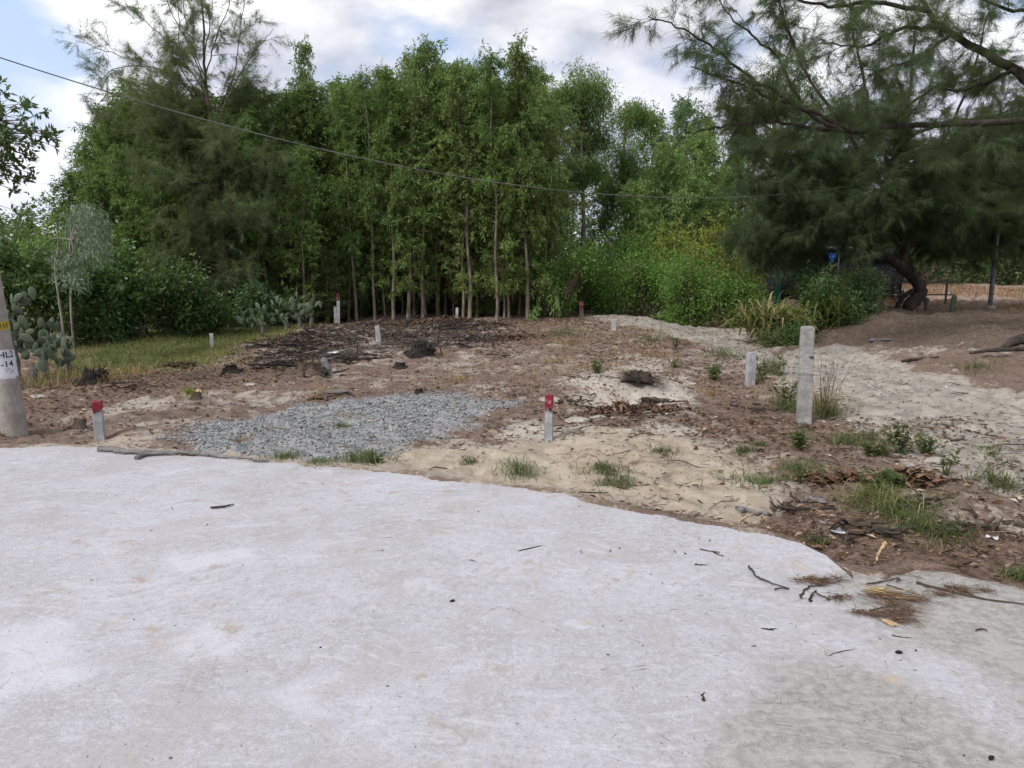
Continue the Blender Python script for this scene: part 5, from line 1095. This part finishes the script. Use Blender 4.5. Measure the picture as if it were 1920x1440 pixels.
def tuft(px, py, w_px, h_px, n, m, label, group, name='grass_tuft', bw=.006, lean=.9, cat='grass tuft'):
    p = G(px, py); s = p[1] / FPX; gm = Geo(); B = R.normal(size=(n, 3)) * [w_px * s * .34, w_px * s * .34, 0]; B[: n // 3] *= .5; B[:, 2] = H(B[:, 0] + p[0], B[:, 1] + p[1]) - p[2]
    blades(gm, B, h_px * s * (.3 + .8 * R.random(n)), bw, lean * 1.5); return tag(gm.obj(name, m, None, False, p), label, cat, group)
TG = 'green grass tufts on the sand by the slab'
for px, py, w_, h, lab in ((535, 858, 60, 16, 'flat green grass tuft on the slab edge below the gravel'), (600, 866, 50, 12, 'narrow green tuft right of the flat tuft below the gravel'), (675, 864, 80, 30, 'bushy half dry tuft with reddish roots on the slab edge'),
    (970, 885, 80, 26, 'leafy green tuft near the slab edge left of the tuft pair'), (1130, 880, 70, 24, 'upper tuft of the pair below the red-tipped stake'), (1155, 912, 70, 24, 'lower tuft of the pair nearest the slab edge'), (1240, 848, 45, 14, 'small tuft on the yellow sand right of the red-tipped stake'),
    (1395, 848, 40, 20, 'round green tuft on sand left of the leafy weeds'), (1425, 835, 26, 14, 'tiny tuft just right of the round green tuft'), (880, 868, 40, 12, 'faint tuft on yellow sand left of the leafy green tuft'), (640, 800, 30, 12, 'small green tuft growing in the gravel'), (1510, 890, 80, 40, 'thick green tuft above the driftwood piece'),
    (1650, 945, 130, 60, 'tall mixed green tuft in the middle of the right verge'), (1700, 975, 120, 40, 'broad green tuft below the tall mixed tuft'), (1750, 1000, 130, 40, 'spreading green grass clump above the bare old concrete'), (1600, 830, 120, 30, 'low grass mat right of the tall concrete post'), (1870, 910, 80, 34, 'grass tuft at the far right of the verge'), (1530, 1022, 40, 22, 'small tuft at the rounded slab corner'),
    (1905, 1085, 40, 30, 'bright tuft at the right frame edge above old concrete'), (1430, 905, 120, 24, 'thin grass mat on sand left of the thick tuft'), (1540, 780, 70, 60, 'grass tuft around the foot of the tall concrete post'), (1475, 770, 60, 40, 'leafy tuft left of the tall post foot'), (1060, 628, 70, 20, 'bright grass mound beside the red-tipped stake at the track'), (1220, 640, 60, 24, 'pale grass tuft at the track edge behind the lot'), (1360, 668, 60, 30, 'grass tuft on the track edge behind the short stake'), (1440, 700, 50, 50, 'grass tuft right behind the short plain stake'), (1830, 690, 70, 20, 'grass tuft on the dark bank near the exposed root'), (1860, 850, 60, 12, 'sparse tuft at the right edge of the sandy track')):
    tuft(px, py, w_, h, int(60 + w_ * 2.2), M_WEED if h < 60 else M_GRASS, lab, TG)
TD2 = 'dry brown grass tufts on the lot'
for px, py, w_, h, lab in ((605, 742, 44, 22, 'straw tuft left of the flat low stump'), (1040, 680, 44, 16, 'round brown tuft in the middle of the lot'), (1100, 690, 60, 18, 'brown tuft left of the small green weed'), (1170, 700, 70, 22, 'grey dry tuft right of the small green weed'), (860, 712, 40, 12, 'low brown tuft above the gravel'), (1070, 645, 40, 16, 'dry tuft below the bright grass mound'), (455, 828, 40, 12, 'brown tuft lying in the lower gravel'), (1540, 770, 60, 90, 'tall dry stalks leaning on the tall concrete post'), (650, 780, 50, 10, 'dead brown tuft in the middle of the gravel'), (1330, 740, 60, 14, 'brown dry mat left of the short plain stake'), (1230, 668, 50, 20, 'dry tuft near the track edge')):
    tuft(px, py, w_, h, 110, M_DRYGRASS, lab, TD2, bw=.005)

def weed(px, py, w_px, h_px, n, label, L_=.05, W_=.025, m=M_WEED, rad=.03, stems=7):
    p = G(px, py); s = p[1] / FPX; wd, ht = w_px * s, h_px * s; tg, lg = Geo(), Geo(); LP, LD = [], []
    for k in range(stems):
        e = np.array([R.normal() * wd * .28, R.normal() * wd * .2, ht * (.55 + .45 * R.random())]); ln = smoothline([[e[0] * .2, e[1] * .2, -.02], e * [.6, .6, .55], e], 3); tube(tg, ln, np.linspace(.004, .0015, 7), 4, 0, .8, False)
        m_ = max(2, n // stems); u = .25 + .75 * R.random(m_); i = np.minimum((u * 6).astype(int), 5); LP.append(ln[i] + R.normal(size=(m_, 3)) * rad * .5); LD.append(R.normal(size=(m_, 3)) * [1, 1, .4] + [0, 0, .25])
    LP, LD = np.concatenate(LP), np.concatenate(LD); LP[:, 2] = np.maximum(LP[:, 2], .01); cards(lg, LP, LD, L_ * (.6 + .7 * R.random(len(LP))), W_, 0, None, .1, np.array([0, 0, 1.]))
    o = empty('leafy_weed', p, label, 'weed', 'leafy weeds on the sand'); tg.obj('stem', M_WEED, o); lg.obj('leaves', m, o)
for a in ((1338, 712, 44, 36, 260, 'bushy green weed left of the short plain stake'), (1265, 690, 20, 18, 60, 'small green weed near the middle right of the lot'), (1120, 700, 40, 26, 170, 'small green weed among dry tufts on the lot'), (1265, 655, 24, 30, 80, 'upright pale weed at the track edge'), (1425, 720, 34, 60, 160, 'leafy weed just right of the short plain stake'), (1460, 705, 44, 44, 170, 'leafy weed between the short stake and the tall post'), (1475, 760, 56, 56, 260, 'dense leafy weed left of the tall post foot'),
    (1500, 845, 50, 46, 220, 'weed with upright stems in front of the tall concrete post'), (1690, 850, 60, 60, 240, 'light green leafy weed at the edge of the sandy track'), (1735, 850, 60, 44, 170, 'broad-leaved weed leaning over the sandy track'), (1640, 855, 70, 30, 220, 'low broad-leaved weed left of the light green one'), (1635, 930, 60, 60, 240, 'tall fine-leaved weed in the middle of the right verge'), (1680, 915, 40, 30, 90, 'small weed on bare sand beside the tall fine-leaved weed'), (1770, 890, 30, 50, 60, 'thin single weed on the open sand'), (700, 868, 40, 14, 80, 'low weed among reddish roots on the slab edge')):
    weed(*a)
gm = Geo(); p = G(1545, 785)                                        # bare thorny stalks by the post
for k in range(26):
    e = np.array([.05 + R.normal() * .12, R.normal() * .08, .25 + .45 * R.random()]); tube(gm, smoothline([p + e * [.3, .3, -.02], p + e * [.5, .5, .5] + R.normal(size=3) * .03, p + e], 3), np.linspace(.0035, .0015, 7), 3, 0, .7, False)
tag(gm.obj('bare_bush', M_TWIG), 'bare thorny bush leaning against the right side of the tall post', 'dead bush')

# ------------------------------------------------------------------ things lying on the concrete
def stick(pix, r, label, group, m=M_GREYWOOD, name='fallen_stick', side=(), cat='stick', lift=.0, taper=.5):
    b = G(*pix[0]); pts = []; r = r * (.68 if m is M_TWIG else .9)
    for i, q in enumerate(pix): v = G(*q); v[2] += r * .8 + (lift if 0 < i < len(pix) - 1 else 0); pts.append(v - b)
    gm = Geo(); ln = smoothline(pts, 5); ln[1:-1, :2] += R.normal(size=(len(ln) - 2, 2)) * r * .55; tube(gm, ln, np.linspace(r, r * taper, len(ln)) * (1 + .18 * R.normal(size=len(ln))), 7, 0, R.random() * .5, True, .12)
    for sp in side:
        q = [G(*c) - b + [0, 0, r * .7] for c in sp]; l2 = smoothline(q, 4); tube(gm, l2, np.linspace(r * .8, r * .45, len(l2)), 6, 0, .3, True, .1)
    return tag(gm.obj(name, m, None, True, b), label, cat, group)
SG = 'sticks lying on the concrete'
stick([(188, 846), (230, 850), (290, 853), (360, 855), (430, 862), (505, 869)], .030, 'long weathered grey branch lying along the far slab edge', SG, name='fallen_branch', side=([(256, 863), (275, 856), (330, 854)], [(186, 844), (205, 843), (235, 848)]), cat='branch', taper=.3)
stick([(1404, 1063), (1418, 1082), (1440, 1092), (1480, 1105)], .008, 'dark forked stick bent in the middle on the right of the slab', SG, M_TWIG, side=([(1452, 1106), (1465, 1104), (1478, 1106)],))
stick([(1718, 1094), (1760, 1105), (1830, 1122), (1935, 1137)], .011, 'long thin brown stick reaching off the right frame edge', SG, M_TWIG, side=([(1830, 1122), (1800, 1106), (1770, 1100)],))
stick([(1502, 1122), (1506, 1110), (1518, 1102)], .009, 'curved thick twig at the left of the twig heap near the apron corner', SG, M_TWIG)
stick([(1518, 1130), (1522, 1118), (1530, 1108)], .008, 'short stubby twig in the twig heap near the apron corner', SG, M_TWIG)
stick([(1530, 1112), (1545, 1120), (1553, 1126), (1554, 1117)], .006, 'hooked twig on the right of the twig heap', SG, M_TWIG)
stick([(1515, 1100), (1545, 1098), (1575, 1090)], .005, 'thin twig pointing to the apron corner', SG, M_TWIG)
stick([(1625, 1096), (1650, 1092), (1685, 1085), (1680, 1092)], .006, 'twig folded back on itself above the straw bundle', SG, M_TWIG)
stick([(1662, 1097), (1690, 1106), (1728, 1117)], .005, 'straight twig crossing above the brown needle heap', SG, M_TWIG)
stick([(1630, 1145), (1660, 1140), (1685, 1138)], .006, 'twig lying on the lower needle heap', SG, M_TWIG)
stick([(1312, 1030), (1330, 1034), (1350, 1036)], .006, 'upper one of two parallel twigs on the slab', SG, M_TWIG)
stick([(1338, 1036), (1348, 1041), (1357, 1043)], .006, 'short thick twig just below the upper parallel twig', SG, M_TWIG)
stick([(1303, 1059), (1314, 1060), (1325, 1060)], .006, 'small straight twig below the two parallel twigs', SG, M_TWIG)
stick([(972, 1034), (985, 1031), (1016, 1023)], .006, 'twig with a knob in the middle of the slab', SG, M_TWIG)
stick([(395, 953), (420, 951), (438, 947)], .011, 'dark tapering twig on the left half of the slab', SG, M_TWIG)
stick([(1428, 1180), (1445, 1182), (1460, 1181)], .007, 'rough short twig right of the sandy footprints', SG, M_TWIG)
stick([(1550, 1232), (1558, 1228), (1567, 1225)], .004, 'small twig on old concrete near the bottom', SG, M_TWIG)
stick([(1672, 1192), (1690, 1196), (1710, 1197)], .005, 'thin dark twig on old concrete below the wood sliver', SG, M_TWIG)
stick([(1540, 1236), (1570, 1224), (1610, 1218)], .004, 'long hair-thin twig on the lower right slab', SG, M_TWIG)
stick([(1320, 1315), (1316, 1306), (1322, 1300)], .007, 'stubby twig near the bottom centre right', SG, M_TWIG)
stick([(1208, 1398), (1215, 1412), (1222, 1420)], .006, 'forked bit of twig near the bottom edge', SG, M_TWIG)
stick([(1830, 1183), (1842, 1180), (1850, 1184)], .006, 'twig fragment at the far right above the grey stain', SG, M_TWIG)
for i in range(46):
    px, py = 60 + 1780 * R.random(), 905 + 500 * R.random(); l = 6 + 14 * R.random()
    if py < 1100 and px > 1500: continue
    t = R.random() * 3.14; c, s_ = math.cos(t) * l, math.sin(t) * l * .4
    stick([(px, py), (px + c * .5, py + s_ * .5 + R.normal()), (px + c, py + s_)], .0016 + .0022 * R.random(), 'tiny dark twig fragment lying on the pale concrete', 'twig fragments on the concrete', M_TWIG, 'twig_fragment')
def nugget(px, py, sx, sy, m, label, group, name='casuarina_cone', cat='cone'):
    p = G(px, py); gm = Geo(); n, k = 8, 6; V = []
    for j in range(k + 1):
        f = j / k * math.pi
        for i in range(n): a = i / n * 6.283; rr = 1 + .16 * R.normal() * (0 < j < k); V.append((sx * math.cos(f) * -1, sy * math.sin(f) * math.cos(a) * rr, sy * math.sin(f) * math.sin(a) * rr + sy * .8))
    gm.add(V, [[j * n + i, j * n + (i + 1) % n, (j + 1) * n + (i + 1) % n, (j + 1) * n + i] for j in range(k) for i in range(n)])
    o = gm.obj(name, m, None, False, p); o.rotation_euler = (0, 0, R.random() * 3.14); return tag(o, label, cat, group)
CG = 'casuarina cones and pebbles on the concrete'
for px, py, sx, sy, lab in ((848, 1129, .014, .008, 'dark oval cone in the middle of the slab'), (1685, 1226, .015, .009, 'black oval cone on old concrete right'), (1706, 1151, .012, .010, 'brown cone on the lower needle heap'), (1413, 1214, .015, .005, 'black cylinder-like cone left of the grey stain'), (1492, 1177, .006, .005, 'tiny black pellet beside the rough short twig'), (727, 1290, .008, .006, 'grey pebble left of bottom centre'), (320, 1425, .008, .006, 'grey pebble at the bottom left'), (515, 1200, .005, .004, 'tiny dark pellet near the white patch'), (1858, 1424, .012, .008, 'dark cone at the lower right frame corner'), (1365, 1350, .010, .006, 'flat grey pebble near the bottom right')):
    nugget(px, py, sx, sy, M_CHAR if 'black' in lab or 'dark' in lab else M_GREYWOOD if 'grey' in lab else M_BARKB, lab, CG)
for i in range(40):
    px, py = 30 + 1850 * R.random(), 890 + 530 * R.random()
    if py < 1080 and px > 1450: continue
    nugget(px, py, .003 + .004 * R.random(), .002 + .003 * R.random(), M_CHAR, 'tiny dark speck of grit on the pale concrete', 'grit on the concrete', 'grit_speck', 'pebble')
# straw bundle and needle heaps on the concrete
p = G(1640, 1112); gm = Geo(); n = 34; a = R.normal(size=n) * .16 - .22; P = np.stack([-.08 + .10 * R.random(n), .03 * R.normal(size=n), .004 + .015 * R.random(n)], 1); cards(gm, P, np.stack([np.cos(a), np.sin(a), .03 * R.normal(size=n)], 1), .08 + .12 * R.random(n), .005, 0, R.random(n))
tag(gm.obj('straw_bundle', rndmat('straw', [(0, (.18, .11, .06)), (.6, (.36, .25, .12)), (1, (.52, .43, .24))]), None, False, p), 'bundle of yellow straw stalks beside the apron corner', 'straw bundle')
M_ND = rndmat('brown_needle', [(0, (.07, .042, .03)), (.6, (.16, .095, .065)), (1, (.28, .19, .13))])
for (px, py, wd, dp, n, lab) in ((1705, 1122, .16, .045, 700, 'upper brown needle heap running right from the straw bundle'), (1680, 1150, .11, .045, 500, 'lower brown needle heap with a cone beside it'), (1535, 1092, .08, .03, 300, 'reddish needle heap by the twig heap at the apron corner'), (1795, 1106, .06, .04, 180, 'small needle heap beside the long thin stick')):
    p = G(px, py); gm = Geo(); a = R.normal(size=n) * .8; cc_ = R.normal(size=(7, 3)) * [wd * .75, dp * .75, 0]; kk = R.integers(0, 7, n); P = cc_[kk] + R.normal(size=(n, 3)) * [wd * .30, dp * .34, 0] * (.4 + 1.8 * R.random((n, 1)) ** 3) + [0, 0, .004]; P[:, 2] += .012 * R.random(n); a += cc_[kk, 0] * 8; needles(gm, P, np.stack([np.cos(a), np.sin(a), .1 * R.normal(size=n)], 1), .05 + .06 * R.random(n), .0028)
    tag(gm.obj('needle_heap', M_ND, None, False, p), lab, 'needle heap', 'needle heaps on the concrete')
p = G(1665, 1170)
for k in range(2):
    me = prism(.011, .062, .010, .058, .009, 0, .002); me.materials.append(M_CUT); o = link('wood_sliver', me, None, p + [k * .016, k * .004, .002]); o.rotation_euler = (0, .05, .45 + .05 * k); tag(o, ['left one of two pale wood slivers lying together on old concrete', 'right one of two pale wood slivers lying together on old concrete'][k], 'wood sliver', 'pale wood slivers')
# driftwood, bark and litter on the verge
VG = 'wood pieces on the verge by the apron'
stick([(1508, 938), (1525, 942), (1550, 947)], .026, 'grey driftwood chunk on the verge above the apron corner', VG, M_GREYWOOD, 'driftwood', taper=.8, cat='wood chunk')
stick([(1380, 958), (1405, 962), (1440, 968)], .025, 'dirty log piece beside the slab edge', VG, M_GREYWOOD, 'driftwood', taper=.6, cat='wood chunk')
stick([(1528, 868), (1545, 876), (1565, 885)], .016, 'peeled bark strip pointing at the brown leaf heap', VG, M_BARKB, 'bark_strip', taper=.6, cat='bark')
stick([(1660, 1022), (1650, 1035), (1640, 1058)], .013, 'pale curled bark strip on the needles above old concrete', VG, M_CUT, 'bark_strip', taper=.5, cat='bark')
stick([(1385, 982), (1400, 970), (1420, 964)], .008, 'pale thin root curving out over the slab edge', VG, M_CUT, 'thin_root', taper=.4, cat='root')
stick([(1770, 815), (1780, 826), (1800, 826), (1806, 820)], .014, 'curved piece of driftwood on the sandy track', VG, M_BARKB, 'driftwood', side=([(1770, 815), (1768, 808)],), taper=.7, cat='wood chunk')
stick([(1640, 1000), (1690, 990), (1720, 992)], .010, 'long pale stick on the needles below the grass clump', VG, M_GREYWOOD, 'fallen_stick')
stick([(1880, 985), (1920, 990), (1960, 996)], .02, 'dark stick at the right edge of the verge', VG, M_BARKD, 'fallen_stick')
stick([(1030, 800), (1080, 800), (1140, 798), (1190, 800)], .010, 'thin dark branch lying on sand right of the red-tipped stake', VG, M_TWIG, 'fallen_stick')
stick([(1690, 680), (1720, 676), (1760, 672)], .03, 'dark log lying on the bank near the track', VG, M_BARKD, 'log', cat='log')
stick([(1630, 642), (1650, 640), (1675, 640)], .04, 'pale flat wood piece on the dark bank', VG, M_GREYWOOD, 'log', cat='log')
def scrap(px, py, wd, ht, m, label, name, cat):
    p = G(px, py); gm = Geo(); n = 5; X, Y_ = np.meshgrid(np.linspace(-.5, .5, n), np.linspace(-.5, .5, n)); Z = .35 * fbm(X + px, Y_ + py, 2.2, 3, 9) + .25
    i = (np.arange(n - 1)[:, None] * n + np.arange(n - 1)[None]).ravel(); gm.add(np.stack([X * wd, Y_ * wd * .7, np.maximum(Z * ht, .004)], -1).reshape(-1, 3), np.stack([i, i + 1, i + n + 1, i + n], 1)); o = gm.obj(name, m, None, True, p); o.rotation_euler = (0, 0, R.random() * 3); return tag(o, label, cat, 'scraps lying on the ground')
M_SCRAP = simple('white_plastic', (.62, .63, .64), (.78, .78, .78), 30, .5); M_ROCK = simple('pale_rubble', (.28, .255, .225), (.44, .40, .355), 14)
for a in ((1248, 778, .075, .06, M_SCRAP, 'white plastic scrap right of the sand hollow', 'plastic_scrap', 'scrap'), (1378, 808, .09, .04, M_SCRAP, 'white leaf-shaped scrap on the yellow sand', 'plastic_scrap', 'scrap'), (1773, 727, .06, .04, M_SCRAP, 'white scrap on the open sandy track', 'plastic_scrap', 'scrap'), (1545, 980, .09, .05, M_SCRAP, 'white crumpled scrap on needles above the apron corner', 'plastic_scrap', 'scrap'), (1575, 997, .12, .04, M_SCRAP, 'clear crumpled plastic right of the white crumpled scrap', 'plastic_scrap', 'scrap'), (625, 664, .18, .10, M_SCRAP, 'white bag scrap on the burnt patch by the split stump', 'plastic_scrap', 'scrap'), (868, 842, .05, .03, M_SCRAP, 'small white scrap on the yellow sand below the gravel', 'plastic_scrap', 'scrap'), (1860, 1010, .06, .03, M_SCRAP, 'white scrap at the right of the verge', 'plastic_scrap', 'scrap')):
    scrap(*a)
def rubble(px, py, r, label, m=M_ROCK):
    p = G(px, py); bm = bmesh.new(); bmesh.ops.create_icosphere(bm, subdivisions=2, radius=1)
    ph = R.random(3) * 20
    for v in bm.verts:
        v.co *= 1 + .45 * float(fbm(np.array([v.co.x * 1.5 + ph[0] + v.co.z]), np.array([v.co.y * 1.5 + ph[1]]), 1.3, 3, 5)[0]); v.co = Vector((v.co.x * r, v.co.y * r * .8, v.co.z * r * .30 + r * .02))
    me = bpy.data.meshes.new('rubble'); bm.to_mesh(me); bm.free(); me.materials.append(m); tag(link('rubble_lump', me, None, p), label, 'rubble', 'pale lumps on the lot')
for a in ((1085, 790, .14, 'whitish crusted sand lump right of the red-tipped stake'), (1295, 722, .12, 'flat whitish lump below the bushy green weed'), (1030, 750, .12, 'grey sand lump just behind the red-tipped stake'), (70, 745, .09, 'pale stone in the brown litter by the utility pole'), (200, 692, .07, 'stone at the edge of the grass by the dark stump'), (1700, 800, .05, 'small stone on the sandy track'), (470, 722, .08, 'pale stone in the brown litter left of the split stump'), (1120, 785, .10, 'crusted pale lump beside the whitish crusted one')):
    rubble(*a)
def debris(px, py, w_, n, dark, label):
    p = G(px, py); gm = Geo()
    for k in range(n):
        a = R.random() * 6.283; l = w_ * (.15 + .45 * R.random()); b = R.normal(size=3) * [w_ * .35, w_ * .2, 0]; b[2] = H(b[0] + p[0], b[1] + p[1]) - p[2] + .01 + .05 * R.random()
        e = b + np.array([math.cos(a) * l, math.sin(a) * l, .25 * l * (R.random() - .15)]); tube(gm, smoothline([b, (b + e) / 2 + R.normal(size=3) * l * .12, e], 2), np.linspace(.010, .004, 5) * (.6 + R.random()), 4, 0, R.random() * .6)
    return tag(gm.obj('root_pile', M_CHAR if dark else M_TWIG, None, False, p), label, 'root pile', 'piles of roots and sticks on the lot')
for a in ((330, 690, .5, 26, False, 'pile of dead roots at the grass edge left of the burnt stub'), (520, 690, .7, 34, True, 'charred root pile left of the split brown stump'), (660, 678, .8, 34, True, 'charred stick pile between the split stump and biggest stump'), (610, 705, .4, 18, False, 'loose roots in front of the split brown stump'),
    (560, 650, .8, 26, True, 'black stick pile at the left of the burnt patch'), (850, 612, .9, 36, True, 'black branch pile along the back edge of the burnt patch'), (900, 640, .6, 20, True, 'burnt sticks at the right end of the burnt patch'), (945, 668, .4, 16, False, 'tangle of brown roots right of the burnt patch'), (1225, 765, .4, 26, False, 'tangle of roots under the root stump'), (1090, 762, .4, 20, False, 'root tangle at the left foot of the sand mound'), (250, 730, .5, 18, False, 'dead twigs on the brown litter right of the rotten stump'), (1400, 770, .4, 18, False, 'dead twig pile left of the tall concrete post'), (1700, 950, .3, 16, False, 'twig pile on the right verge by the tall tuft'), (1480, 960, .3, 20, False, 'twig tangle between the two driftwood pieces'), (1620, 1010, .35, 26, False, 'sticks in the needles above the apron corner'), (1820, 1000, .35, 22, False, 'stick tangle at the right of the verge')):
    debris(*a)
# heaps of brown leaves
for (px, py, w_, n, lab) in ((1700, 902, .22, 220, 'heap of reddish curled leaves on the right verge'), (1565, 905, .28, 220, 'spread of large brown leaves beside the bark strip'), (965, 636, .5, 160, 'rusty leaf heap at the right end of the burnt patch'), (1185, 775, .6, 420, 'brown leaf and root heap in the sand hollow'), (845, 605, 1.1, 420, 'dark leaf ridge along the back of the burnt patch'), (330, 688, .4, 120, 'dark leaf heap at the edge of the grass strip')):
    p = G(px, py); gm = Geo(); a = R.random(n) * 6.283; P = R.normal(size=(n, 3)) * [w_ * .5, w_ * .25, 0]; P[:, 2] = .01 + .10 * w_ * R.random(n) * np.exp(-(P[:, 0] / w_) ** 2 * 2); P[:, 2] += H(P[:, 0] + p[0], P[:, 1] + p[1]) - p[2]
    cards(gm, P, np.stack([np.cos(a), np.sin(a), .9 * R.random(n) - .2], 1), .06 + .07 * R.random(n), .03, 0, R.random(n) * .75, .35, np.array([0, 0, 1.])); tag(gm.obj('leaf_heap', M_LITTER, None, False, p), lab, 'leaf heap', 'heaps of dead leaves')

# ------------------------------------------------------------------ shed and low fence behind the hedge
def box(cx_, cy_, cz_, sx, sy, sz): 
    bm = bmesh.new(); bmesh.ops.create_cube(bm, size=1)
    for v in bm.verts: v.co = Vector((v.co.x * sx + cx_, v.co.y * sy + cy_, v.co.z * sz + cz_))
    bmesh.ops.bevel(bm, geom=list(bm.edges), offset=min(sx, sy, sz) * .08, segments=1, affect='EDGES'); me = bpy.data.meshes.new('box'); bm.to_mesh(me); bm.free(); return me
def boxpart(name, parent, m, *a): me = box(*a); me.materials.append(m); return link(name, me, parent)
M_NET = simple('black_net', (.010, .011, .013), (.035, .037, .045), 6, .8, .9, .05); M_TIN = simple('tin_sheet', (.10, .11, .125), (.20, .215, .235), 4, .6); M_BLUE = simple('blue_plastic', (.02, .08, .28), (.03, .13, .40), 10, .5); M_GRN = simple('green_plastic', (.01, .10, .07), (.02, .15, .10), 10, .5)
bs = at(1545, 560, 25); bs[2] = Hs(bs[0], 25); sh = empty('shed', bs, 'low black netted shed under a tin roof behind the hedge', 'shed')
for sx in (-1.9, -.6, .7, 1.9): boxpart('post', sh, M_BARKB, sx, -.9, .8, .09, .09, 1.7); 
for sx in (-1.9, 1.9): boxpart('post', sh, M_BARKB, sx, .9, .8, .09, .09, 1.7)
def sheet(name, x0, x1, y0, y1, z0, z1, m, wav, nx=40):
    gm = Geo(); xs = np.linspace(x0, x1, nx); V = []
    for (yy, zz) in ((y0, z0), ((y0 + y1) / 2, (z0 + z1) / 2), (y1, z1)): V += [(x, yy + wav * .5 * math.sin(i * 1.7 + zz * 3), zz + wav * math.sin(i * 1.57)) for i, x in enumerate(xs)]
    gm.add(V, [[j * nx + i, j * nx + i + 1, (j + 1) * nx + i + 1, (j + 1) * nx + i] for j in range(2) for i in range(nx - 1)]); o = gm.obj(name, m, sh, True); md = o.modifiers.new('t', 'SOLIDIFY'); md.thickness = .01; return o
sheet('roof', -2.2, .6, -1.3, 1.2, 1.62, 1.75, M_TIN, .02); sheet('net_roof', .62, 2.2, -1.2, 1.2, 1.45, 1.7, M_NET, .05); sheet('net_wall', -2.0, 2.0, -.98, -.96, .0, 1.50, M_NET, .04); sheet('net_wall', -2.0, 2.0, .98, .96, .0, 1.6, M_NET, .04)
for sx in (-1.98, 1.98): boxpart('net_side', sh, M_NET, sx, 0, .78, .02, 1.85, 1.5)
gm = Geo(); p = at(1562, 483, 22.6); X, Z_ = np.meshgrid(np.linspace(-.14, .12, 7), np.linspace(-.12, .14, 7)); gm.add(np.stack([X * (1 + .8 * Z_ + .5 * fbm(X * 6, Z_ * 6, 1, 2, 4)), .10 * fbm(X + 3, Z_, 9, 2, 3) + 0 * X, Z_ + .06 * fbm(X * 9, Z_, 1, 2, 6)], -1).reshape(-1, 3), [[j * 7 + i, j * 7 + i + 1, j * 7 + i + 8, j * 7 + i + 7] for j in range(6) for i in range(6)])
o = gm.obj('blue_cloth', M_BLUE, None, True, p); md = o.modifiers.new('t', 'SOLIDIFY'); md.thickness = .015; tag(o, 'bright blue plastic cloth hanging from a pole in front of the black shed', 'cloth')
q = at(1569, 545, 22.65); q[2] = Hs(q[0], q[1]); gm = Geo(); tube(gm, np.array([[0, 0, -.1], [0, 0, p[2] - q[2] + .2]]), .025, 8); tag(gm.obj('thin_pole', M_TIN, None, True, q), 'thin pale pole holding the blue cloth by the shed', 'pole')
p = at(1457, 540, 19.6); p[2] = Hs(p[0], p[1]); gm = Geo(); hh = at(1457, 506, 19.6)[2] - p[2]
X, Z_ = np.meshgrid(np.linspace(-.16, .16, 9), np.linspace(0, 1, 9)); Yv = .10 * fbm(X * 4 + 3, Z_ * 2, 2, 3, 3) - .02 - .12 * (1 - Z_)
gm.add(np.stack([X * .55 * (1.2 - .7 * Z_ + .2 * fbm(X * 5, Z_ * 3, 2, 2, 9)), Yv, Z_ * hh], -1).reshape(-1, 3), [[j * 9 + i, j * 9 + i + 1, j * 9 + i + 10, j * 9 + i + 9] for j in range(8) for i in range(8)])
o = gm.obj('green_cloth', M_GRN, None, True, p); md = o.modifiers.new('t', 'SOLIDIFY'); md.thickness = .015; tag(o, 'scrap of dark green plastic cloth among the strap leaves by the shed', 'cloth')
fp = at(1680, 560, 22); fp[2] = Hs(fp[0], 22); fe = empty('rail_fence', fp, 'low grey rail fence behind the leaning casuarina trunk', 'fence')
M_GREYD = simple('dark_weathered_wood', (.06, .058, .056), (.17, .16, .155), 20)
for px in (1620, 1635, 1680, 1735, 1775): x = at(px, 540, 22)[0] - fp[0]; boxpart('post', fe, M_GREYD, x, 0, .32, .045, .045, .8)
for z_ in (.28, .62): boxpart('rail', fe, M_GREYD, .15, -.045, z_, 2.9, .03, .035)
